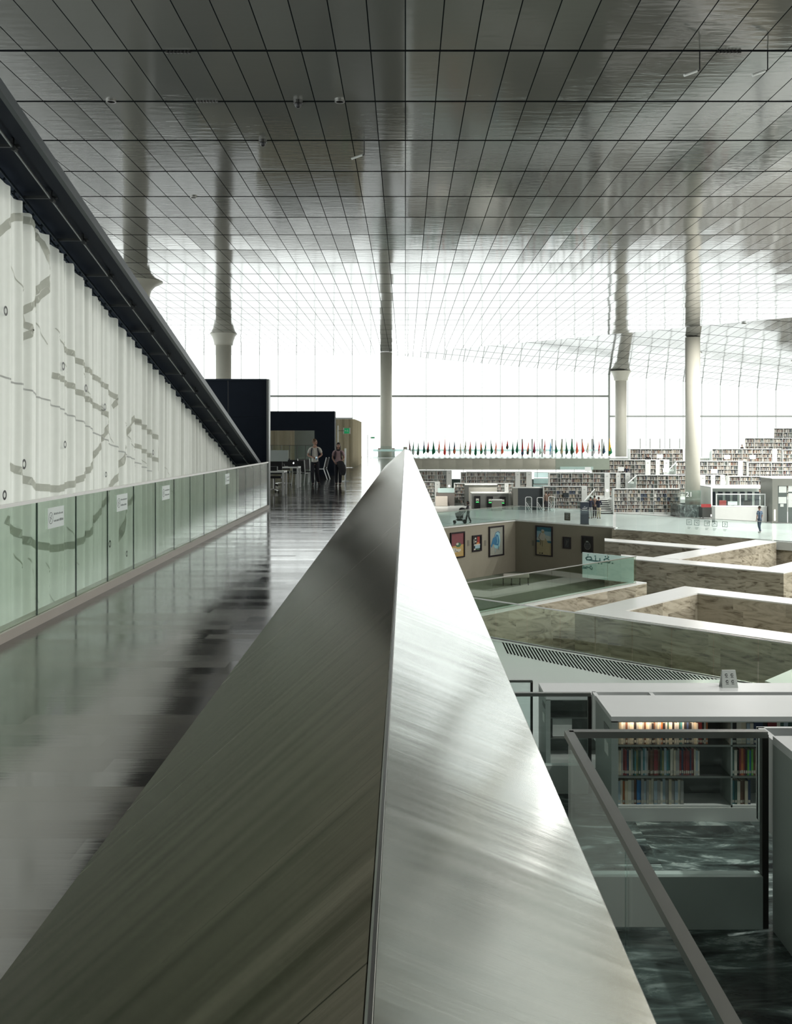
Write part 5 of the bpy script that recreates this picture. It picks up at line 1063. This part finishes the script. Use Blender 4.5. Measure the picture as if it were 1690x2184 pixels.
for px_, lb, mt in ((1545, 'dark red high back chair behind the reception desk', mat('dull_red', (.35, .04, .04), .5)), (1597, 'dark high back chair behind the reception desk', M_BLACK)):
    x = Xp(px_, 74); t = thing('desk_chair', lb, 'chair', (x, 74, ZM)); MB().box(x-.28, x+.28, 73.8, 74.3, ZM+.5, ZM+.6).build('seat', mt, t); MB().box(x-.26, x+.26, 74.28, 74.36, ZM+.6, ZM+1.5).build('backrest', mt, t); MB().tube((x, 74.05, ZM+.03), (x, 74.05, ZM+.5), .04).build('stem', M_DSTEEL, t); MB().lathe([(.3, ZM), (.3, ZM+.03), (.05, ZM+.06)], x, 74.05, 10).build('base', M_BLACK, t)
t = thing('lift', 'grey metal lift portal with paper notices on its glass door at the right edge', 'lift', (Xp(1672, 71.5), 72.5, ZM)); y = 71.4
x0, x1, zt = Xp(1648, y), Xp(1712, y), Zp(1021, y)
MB().box(x0, Xp(1660, y), y, y+2.4, ZM, zt).build('side_pier', mat('lift_metal', (.20, .21, .19), .35, .5), t); MB().box(Xp(1660, y), x1, y, y+2.4, Zp(1036, y), zt).build('header', mat('lift_metal', (.2, .2, .2)), t); MB().box(x0-.05, x1, y-.05, y+2.4, zt, zt+.06).build('top_board', M_PLATE, t)
MB().box(Xp(1661, y), Xp(1681, y), y+.1, y+.14, ZM, Zp(1036, y)).build('door', mat('door_glass', (.08, .10, .095), .15), t); MB().box(Xp(1683, y), x1, y+.1, y+.14, ZM, Zp(1036, y)).build('door', mat('door_glass', (.08, .10, .095)), t)
for a, b, c, d in ((1663, 1679, 1037, 1051), (1662, 1679, 1060, 1074), (1666, 1673, 1075, 1081), (1683, 1700, 1036, 1049), (1683, 1700, 1052, 1082)): MB().box(Xp(a, y), Xp(b, y), y+.08, y+.1, Zp(d, y), Zp(c, y)).build('paper_notice', mat('paper', (.5, .54, .52), .6), t)
MB().box(Xp(1652, y), Xp(1654.5, y), y-.03, y, ZM+.2, Zp(1087, y)).build('bright_strip', M_LIGHT, t)
t = thing('round_stool_lamp', 'small pale round loudspeaker above the topmost shelves', 'loudspeaker', (Xp(1636, 95.3), 95.3, TF[5]+2.0)); MB().box(Xp(1631.5, 95.3), Xp(1640.5, 95.3), 95.25, 95.4, Zp(931, 95.3), Zp(924.5, 95.3)).build('head', M_SHELFW, t); MB().tube((Xp(1636, 95.3), 95.3, TF[5]), (Xp(1636, 95.3), 95.3, Zp(926, 95.3)), .03).build('stem', M_STEEL, t)
t.name = 'loudspeaker'
# fill lamps added under the gallery to brighten the shelves below it
for i, x in enumerate((-1.5, 3.0, 7.5, 12.0, 16.0)):
    t = thing('soffit_fill_lamp', 'added fill lamp in the gallery underside, %s from the left' % ORD[i], 'lamp', (x, 88.6, -1.03), 'added fill lamps under the gallery'); MB().lathe([(.12, -1.03), (.12, -.99)], x, 88.6, 16).build('rim', M_STEEL, t)
    l = bpy.data.lights.new('lamp', 'AREA'); l.shape = 'DISK'; l.size = .2; l.energy = 160; l.color = (1, .96, .9); o = bpy.data.objects.new('lamp', l); COL.objects.link(o); o.parent = t; o.location = (0, 0, -.01); o.rotation_euler = (.35, 0, 0)
# ceiling fittings
def cfit(px_, y, kind, label):
    x = Xp(px_, y); z = ZC
    if kind == 'camera':
        t = thing('ceiling_camera', label, 'camera', (x, y, z-.2)); MB().lathe([(.12, z+.01), (.12, z-.08)], x, y, 16).build('collar', M_DSTEEL, t); MB().ball((x, y, z-.09), .09, .09, .11, 12, 8).build('dome', M_BLACK, t, True)
    elif kind == 'rod':
        t = thing('ceiling_spotlight', label, 'spotlight', (x, y, z-.6)); MB().tube((x, y, z), (x, y, z-.42), .014, 8).build('rod', M_BLACK, t); MB().tube((x, y, z-.42), (x-.05, y, z-.45), .014, 8).build('elbow', M_BLACK, t); MB().tube((x-.06, y, z-.44), (x-.36, y-.05, z-.56), .03, 12).build('spot_head', M_SHELFW, t)
    elif kind == 'ring': t = thing('ceiling_downlight', label, 'lamp', (x, y, z-.03)); MB().lathe([(.13, z+.01), (.13, z-.04), (.09, z-.04), (.09, z+.0)], x, y, 20).build('rim', M_STEEL, t)
    else: t = thing('ceiling_diffuser', label, 'vent', (x, y, z-.03)); m = MB(); [m.tube((x+.08*k, y, z), (x+.08*k, y, z-.05), .035, 10) for k in range(-3, 4)]; m.build('nozzles', M_DSTEEL, t)
cfit(636, 24.75, 'camera', 'small black dome camera on the third ceiling seam'); cfit(561, 28.0, 'camera', 'small black dome camera on the fourth ceiling seam')
cfit(777, 28.0, 'rod', 'spotlight on a thin rod hanging left of the middle ceiling line'); cfit(1493, 21.6, 'rod', 'left one of the two rod spotlights at the upper right'); cfit(1638, 21.6, 'rod', 'right one of the two rod spotlights at the upper right')
cfit(237, 24.75, 'ring', 'ring downlight at the left of the third ceiling seam'); cfit(725, 24.75, 'ring', 'ring downlight right of the dome camera on the third seam'); cfit(413, 34.55, 'ring', 'ring downlight on the sixth ceiling seam at the left')
cfit(380, 21.6, 'dif', 'row of small nozzles on the second ceiling seam'); cfit(442, 24.75, 'dif', 'row of small nozzles on the third ceiling seam'); cfit(1555, 21.6, 'dif', 'row of small nozzles between the two right rod spotlights')
# ================================================================ PEOPLE
M_SKIN = mat('skin', (.36, .21, .15), .5, var=.05); M_SKIN2 = mat('skin_dark', (.22, .12, .08), .5, var=.05); M_EYE = mat('eye_dark', (.02, .015, .012), .4); M_LIP = mat('lip', (.28, .10, .09), .5)
def skin_eval(V, E, R, root=0, lev=1):
    me = bpy.data.meshes.new('tmp'); me.from_pydata(V, E, []); ob = bpy.data.objects.new('tmp', me); COL.objects.link(ob)
    sk = ob.modifiers.new('s', 'SKIN'); sk.use_smooth_shade = True; su = ob.modifiers.new('u', 'SUBSURF'); su.levels = lev; su.render_levels = lev
    sv = me.skin_vertices[0].data
    for i, r in enumerate(R): sv[i].radius = (r, r) if not isinstance(r, tuple) else r; sv[i].use_root = (i == root)
    dg = bpy.context.evaluated_depsgraph_get(); dg.update(); ev = ob.evaluated_get(dg); em = ev.to_mesh()
    vs = [tuple(v.co) for v in em.vertices]; fs = [list(p.vertices) for p in em.polygons]; ev.to_mesh_clear(); bpy.data.objects.remove(ob); bpy.data.meshes.remove(me); return vs, fs
def addto(m, vf, mi=0):
    b = len(m.v); m.v += vf[0]; m.f += [[i+b for i in f] for f in vf[1]]; m.m += [mi]*len(vf[1])
class Sk:
    def __init__(s): s.V = []; s.E = []; s.R = []
    def add(s, p, r, par=None): s.V.append(tuple(p)); s.R.append(r); i = len(s.V)-1; (s.E.append((par, i)) if par is not None else None); return i
def hand(sk, w, pw, d, side):   # wrist point, parent index, unit direction of the palm
    d = V3(d).normalized(); s = d.cross(V3((0, 0, 1))); s = (s if s.length > .2 else V3((1, 0, 0))).normalized()*side; u = s.cross(d).normalized()
    p = V3(w); pm = sk.add(p+d*.028, (.013, .009), pw); kn = sk.add(p+d*.045, (.014, .008), pm)
    for k, L in enumerate((.036, .042, .038, .029)):
        b = p+d*.047+s*(.013-.0085*k); a = sk.add(b, .0048, kn); c = sk.add(b+d*L*.5-u*.003, .0043, a); sk.add(b+d*L*.85-u*.012, .0037, c)
    a = sk.add(p+d*.022+s*.017, .0055, pm); sk.add(p+d*.042+s*.026-u*.006, .0045, a)
def person(name_lab, x, y, z, h, rz, P, cols, hair='short', look=0, extras=(), skin=None, label=None):
    skin = skin or M_SKIN; t = thing('person', label, 'person', (0, 0, 0)); S = Sk()
    pel = S.add((0, 0, .53), (.050, .040)); sp = S.add((0, .0, .62), (.050, .040), pel); ch = S.add((0, P.get('cy', 0), .73), (.068, .050), sp); nb = S.add((0, P.get('cy', 0), .815), (.036, .034), ch); nk = S.add((0, P.get('cy', 0)-.006, .865), .027, nb); S.add((0, P.get('cy', 0)-.008, .90), .030, nk)
    J = {}
    for s, k in ((-1, 'l'), (1, 'r')):
        hp = S.add((s*.048, 0, .485), .040, pel); kn = S.add(P['k'+k], .034, hp); ak = S.add(P['a'+k], .021, kn); f = V3(P['a'+k]); fd = P.get('f'+k, (0, -1, 0)); S.add(f+V3(fd)*.04+V3((0, 0, -.018)), .013, ak)
        sh = S.add((s*.10, P.get('cy', 0), .80), .030, nb); el = S.add(P['e'+k], .022, sh); wr = S.add(P['w'+k], .0145, el)
        hand(S, P['w'+k], wr, V3(P.get('h'+k, V3(P['w'+k])-V3(P['e'+k]))), -s)
    body = MB(); addto(body, skin_eval(S.V, S.E, S.R))
    hc = V3((0, P.get('cy', 0)-.012, .938)); cl, sl = math.cos(look), math.sin(look)
    rot = lambda p: hc+V3((p[0]*cl-p[1]*sl, p[0]*sl+p[1]*cl, p[2]))
    def hb_(c, r, mi, n=12, k=8):
        mm = MB(); mm.ball((0, 0, 0), r[0], r[1], r[2], n, k); b = len(body.v) if mi is not None else 0
        return [rot((v[0]+c[0], v[1]+c[1], v[2]+c[2])) for v in mm.v], mm.f
    def put(m, c, r, mi): vs, fs = hb_(c, r, 0); addto(m, ([tuple(v) for v in vs], fs), mi)
    put(body, (0, .004, .006), (.043, .053, .056), 0); put(body, (0, -.012, -.022), (.034, .042, .040), 0)
    put(body, (0, -.056, -.004), (.008, .012, .014), 0); put(body, (-.043, .006, -.002), (.006, .011, .016), 0); put(body, (.043, .006, -.002), (.006, .011, .016), 0)
    put(body, (-.016, -.047, .008), (.007, .004, .0045), 1); put(body, (.016, -.047, .008), (.007, .004, .0045), 1); put(body, (0, -.051, -.027), (.013, .004, .0045), 2)
    sc_ = lambda m: setattr(m, 'v', [(v[0]*h, v[1]*h, v[2]*h) for v in m.v])
    parts = [('body', body, [skin, M_EYE, M_LIP])]
    hm = MB(); put(hm, (0, .013, .020), (.051, .057, .056), 0)
    if hair == 'long':
        put(hm, (0, .030, -.03), (.050, .035, .075), 0); put(hm, (-.040, .008, -.05), (.016, .026, .07), 0); put(hm, (.040, .008, -.05), (.016, .026, .07), 0)
    if hair == 'scarf': put(hm, (0, .018, -.02), (.053, .055, .075), 0); put(hm, (0, .0, -.065), (.055, .05, .03), 0)
    parts.append(('hair' if hair != 'scarf' else 'headscarf', hm, [cols['hair']]))
    # shirt
    S = Sk(); cy = P.get('cy', 0); lo_ = P.get('hem', .465)
    b0_ = S.add((0, .0, lo_), (.080, .066)); b1 = S.add((0, 0, .62), (.071, .058), b0_); b2 = S.add((0, cy, .73), (.082, .062), b1); b3 = S.add((0, cy, .815), (.050, .044), b2)
    for s, k in ((-1, 'l'), (1, 'r')):
        sh = S.add((s*.10, cy, .795), .040, b3); e = V3(P['e'+k]); a = V3((s*.10, cy, .795)); slv = P.get('sleeve', .72)
        if slv <= 1: S.add(a+(e-a)*slv, .036, sh)
        else: q = S.add(e, .032, sh); w_ = V3(P['w'+k]); S.add(e+(w_-e)*.9, .024, q)
    sm = MB(); addto(sm, skin_eval(S.V, S.E, S.R)); parts.append(('shirt', sm, [cols['shirt']]))
    S = Sk(); b0_ = S.add((0, 0, .575), (.072, .060))
    for s, k in ((-1, 'l'), (1, 'r')): hp = S.add((s*.048, 0, .485), .056, b0_); kn = S.add(P['k'+k], .044, hp); S.add(V3(P['a'+k])+V3((0, 0, .012)), .036, kn)
    pm = MB(); addto(pm, skin_eval(S.V, S.E, S.R)); parts.append(('trousers', pm, [cols['trousers']]))
    for k in 'lr':
        f = V3(P['a'+k]); fd = V3(P.get('f'+k, (0, -1, 0))).normalized(); S = Sk(); a = S.add(f+V3((0, 0, -.004))-fd*.018, .034); b = S.add(f+fd*.035+V3((0, 0, -.014)), .031, a); S.add(f+fd*.090+V3((0, 0, -.018)), .026, b)
        sm = MB(); addto(sm, skin_eval(S.V, S.E, S.R)); parts.append(('shoe', sm, [cols.get('shoe', M_BLACK)]))
    for ex in extras:
        if ex == 'backpack':
            m = MB(); m.hexa([(-.07, .055, .58), (.07, .055, .58), (.06, .13, .58), (-.06, .13, .58)], [(-.065, .055, .80), (.065, .055, .80), (.05, .11, .80), (-.05, .11, .80)]); parts.append(('backpack', m, [cols.get('bag', M_BLACK)]))
            for s in (-1, 1):
                m = MB(); q = [(s*.062, .05, .82), (s*.062, -.045, .812), (s*.066, -.066, .74), (s*.074, -.045, .66), (s*.075, .04, .62)]
                for a, b in zip(q[:-1], q[1:]): m.bar(a, b, .022, .012)
                parts.append(('backpack_strap', m, [cols.get('bag', M_BLACK)]))
        if ex == 'collar_scarf': m = MB(); m.ball((0, cy-.015, .835), .052, .045, .024, 12, 8); parts.append(('scarf', m, [M_BLACK]))
        if ex == 'collar': m = MB(); m.hexa([(-.03, -.052, .80), (0, -.06, .785), (0, -.056, .80), (-.026, -.04, .83)], [(-.03, -.06, .80), (0, -.068, .785), (0, -.06, .80), (-.026, -.048, .83)]); m.hexa([(.03, -.052, .80), (0, -.06, .785), (0, -.056, .80), (.026, -.04, .83)], [(.03, -.06, .80), (0, -.068, .785), (0, -.06, .80), (.026, -.048, .83)]); parts.append(('collar', m, [cols['shirt']]))
    zm = min(v[2] for n_, m, _ in parts if n_ == 'shoe' for v in m.v)
    for n_, m, ms in parts:
        m.v = [(v[0]*h, v[1]*h, (v[2]-zm)*h) for v in m.v]; m.build(n_, ms, t, n_ not in ('backpack',))
    t.location = (x, y, z); t.rotation_euler = (0, 0, rz); return t
D2R = math.pi/180
C_ = lambda n, c: mat('cloth_'+n, c, .85, var=.08)
HB, HD = mat('hair_light_brown', (.10, .058, .03), .6), mat('hair_dark', (.025, .016, .012), .55)
walk = dict(kl=(-.055, -.05, .285), al=(-.04, .02, .05), kr=(.045, .01, .28), ar=(.075, .10, .07), fl=(-.15, -1, 0), fr=(.2, -.9, -.3))
pm = dict(walk, el=(-.150, .01, .655), wl=(-.035, -.125, .615), er=(.145, .0, .665), wr=(.045, -.125, .60), hl=(1, -.3, -.1), hr=(-.8, -.5, -.2))
man = person('', Xp(672, 35.8), 35.8, 0, 1.74, 4*D2R, pm, dict(shirt=C_('white', (.58, .57, .52)), trousers=C_('black', (.012, .013, .02)), hair=HB, bag=C_('bagnavy', (.015, .015, .03))), look=50*D2R, extras=('backpack', 'collar'), label='walking person in a white short sleeved shirt with a dark backpack, looking aside')
hx, hy = Xp(676, 35.6), 35.49
t = thing('drink_can', 'small shiny pale blue can held in the hands of the white shirted walker', 'can', (hx, hy, 1.0)); MB().lathe([(.024, .96), (.033, .97), (.033, 1.08), (.024, 1.095)], hx, hy, 16).build('can_body', mat('shiny_blue', (.45, .62, .75), .2, .6), t, True)
pw = dict(kl=(-.045, -.02, .285), al=(-.045, .0, .05), kr=(.045, -.03, .285), ar=(.04, -.05, .05), el=(-.135, .01, .65), wl=(-.08, -.07, .555), er=(.135, .01, .65), wr=(.06, -.085, .56), hl=(.6, -.6, -.5), hr=(-.5, -.5, -.5))
wom = person('', Xp(722, 36.0), 36.0, 0, 1.60, 0, pw, dict(shirt=C_('pink', (.36, .25, .26)), trousers=C_('ink', (.012, .014, .022)), hair=HD, shoe=C_('darkshoe', (.05, .045, .04)), bag=C_('bagplum', (.03, .02, .035))), hair='long', extras=('backpack', 'collar_scarf'), label='walking person with long dark hair in a pink top and dark scarf')
xj = Xp(726, 35.8); t = thing('folded_jacket', 'dark jacket hanging over the arm of the pink topped walker', 'jacket', (xj, 35.8, .5)); m = MB(); n = 10
prof = [(.02, .93, .06), (.0, .88, .13), (.03, .75, .14), (.07, .6, .13), (.09, .48, .11), (.10, .40, .07)]
for dx, z, w_ in prof:
    for k in range(n): an = 2*math.pi*k/n; r_ = 1+.2*math.cos(3*an+z*9); m.v.append((xj+dx+w_*r_*math.cos(an), 35.80+.055*r_*math.sin(an), z))
for q in range(len(prof)-1):
    for k in range(n): j = (k+1) % n; m.f.append([q*n+k, q*n+j, (q+1)*n+j, (q+1)*n+k]); m.m.append(0)
m.build('jacket_cloth', C_('jacket', (.025, .025, .028)), t, True)
stand = dict(kl=(-.05, -.01, .285), al=(-.05, .0, .05), kr=(.05, .0, .285), ar=(.055, .01, .05), el=(-.135, .0, .655), wl=(-.10, -.10, .66), er=(.135, .0, .655), wr=(.09, -.10, .66), sleeve=2)
hang = dict(stand, wl=(-.13, -.03, .52), wr=(.13, -.03, .52))
stroll = dict(kl=(-.05, -.06, .285), al=(-.05, -.10, .05), kr=(.05, .02, .28), ar=(.05, .12, .07), el=(-.12, -.04, .66), wl=(-.07, -.16, .62), er=(.12, -.04, .66), wr=(.07, -.16, .62), sleeve=2)
NV, LG, BR, BG, JN = C_('navytop', (.015, .02, .04)), C_('lightgrey', (.30, .32, .31)), C_('brownknit', (.16, .11, .085)), C_('beigetrouser', (.42, .38, .28)), C_('jean', (.04, .06, .09))
person('', Xp(1260, 75.7), 75.7, ZM, 1.71, 175*D2R, stand, dict(shirt=NV, trousers=LG, hair=HD), label='person in a navy top and light grey trousers, left of the group of three')
person('', Xp(1268.7, 76.3), 76.3, ZM, 1.76, 185*D2R, stand, dict(shirt=BR, trousers=C_('blacktrouser', (.02, .02, .024)), hair=HD), label='person in a brown top and black trousers, middle of the group of three')
person('', Xp(1277.5, 75.6), 75.6, ZM, 1.69, 150*D2R, dict(stand, wr=(.02, -.15, .70)), dict(shirt=NV, trousers=BG, hair=HD), label='person in a navy jacket and beige trousers, right of the group of three')
person('', Xp(1165, 83.4), 83.4, ZM, 1.70, -140*D2R, hang, dict(shirt=BR, trousers=C_('blacktrouser', (.02, .02, .024)), hair=HD), label='left of two people in brown tops waiting behind the right security gate')
person('', Xp(1171, 83.9), 83.9, ZM, 1.62, 150*D2R, hang, dict(shirt=BR, trousers=C_('blacktrouser', (.02, .02, .024)), hair=HD), label='right of two people in brown tops waiting behind the right security gate')
def check_mat():
    m, nt, b = base_mat('blue_checked_cloth'); tc = nd(nt, 'ShaderNodeTexCoord'); p = xyz(nt, tc.outputs['Object']); f = math_(nt, 'ADD', math_(nt, 'LESS_THAN', math_(nt, 'FRACT', math_(nt, 'MULTIPLY', p[0], 9)), .22), math_(nt, 'LESS_THAN', math_(nt, 'FRACT', math_(nt, 'MULTIPLY', p[2], 9)), .22))
    nt.links.new(ramp(nt, math_(nt, 'MULTIPLY', f, .5), [(0, (.03, .055, .10)), (.5, (.13, .2, .28)), (1, (.35, .42, .48))]), b.inputs['Base Color']); b.inputs['Roughness'].default_value = .85; return m
person('', Xp(1621, 64.0), 64.0, ZM, 1.78, -150*D2R, dict(hang, sleeve=.85, kl=(-.05, -.05, .285), al=(-.05, -.03, .05), ar=(.055, .09, .06)), dict(shirt=check_mat(), trousers=JN, hair=HD, shoe=C_('paleshoe', (.5, .5, .5))), skin=M_SKIN2, label='person in a blue checked shirt and jeans walking behind the far glass balustrade')
person('', Xp(999, 71.5), 71.5, ZM, 1.63, -80*D2R, stroll, dict(shirt=C_('greycoat', (.13, .12, .13)), trousers=C_('darktrouser', (.03, .03, .035)), hair=C_('headscarf', (.025, .02, .025))), hair='scarf', label='person in a headscarf pushing the dark pushchair on the far floor')
person('', Xp(1383, 90.8), 90.8, TF[4], 1.60, 0, stand, dict(shirt=C_('blacktop', (.018, .018, .02)), trousers=JN, hair=HD), label='dark clothed reader above the third row bookshelf, left of the thick column')
person('', Xp(1337, 87.3+.6), 87.9, TF[3], 1.62, 0, stand, dict(shirt=NV, trousers=JN, hair=HD), label='dark clothed reader beside the monitor above the stepped end panels')
person('', Xp(1577, 94.6), 93.8, TF[5] if False else EYE-1.80, 1.30, 20*D2R, stand, dict(shirt=C_('blacktop', (.018, .018, .02)), trousers=JN, hair=HD), label='dark haired reader low above the fourth row bookshelf near the right edge')
# pushchair
y = 71.3; t = thing('pushchair', 'dark folding pushchair with a hood in front of the headscarfed walker', 'pushchair', (Xp(981, y), y, ZM)); cx_ = Xp(981, y); M_PC = C_('pushchair', (.018, .022, .024))
m = MB(); m.hexa([(cx_-.25, y-.25, ZM+.42), (cx_+.22, y-.25, ZM+.42), (cx_+.22, y+.25, ZM+.42), (cx_-.25, y+.25, ZM+.42)], [(cx_-.34, y-.25, ZM+.75), (cx_+.30, y-.25, ZM+.95), (cx_+.30, y+.25, ZM+.95), (cx_-.34, y+.25, ZM+.75)]); m.build('seat', M_PC, t)
MB().ball((cx_+.18, y, ZM+.95), .26, .26, .22, 14, 8).build('hood', M_PC, t, True); MB().box(cx_-.2, cx_+.2, y-.2, y+.2, ZM+.2, ZM+.36).build('basket', M_PC, t)
m = MB(); [m.bar(a, b, .03, .03) for yy in (y-.26, y+.26) for a, b in (((cx_+.45, yy, ZM+1.02), (cx_-.38, yy, ZM+.12)), ((cx_+.35, yy, ZM+.10), (cx_-.1, yy, ZM+.55)))]; m.bar((cx_+.45, y-.26, ZM+1.02), (cx_+.45, y+.26, ZM+1.02), .03, .03); m.build('frame', M_DSTEEL, t)
for dx, r_ in ((-.38, .11), (.36, .14)):
    for yy in (y-.28, y+.28): MB().tube((cx_+dx, yy-.02, ZM+r_), (cx_+dx, yy+.02, ZM+r_), r_, 18).build('wheel', M_BLACK, t)
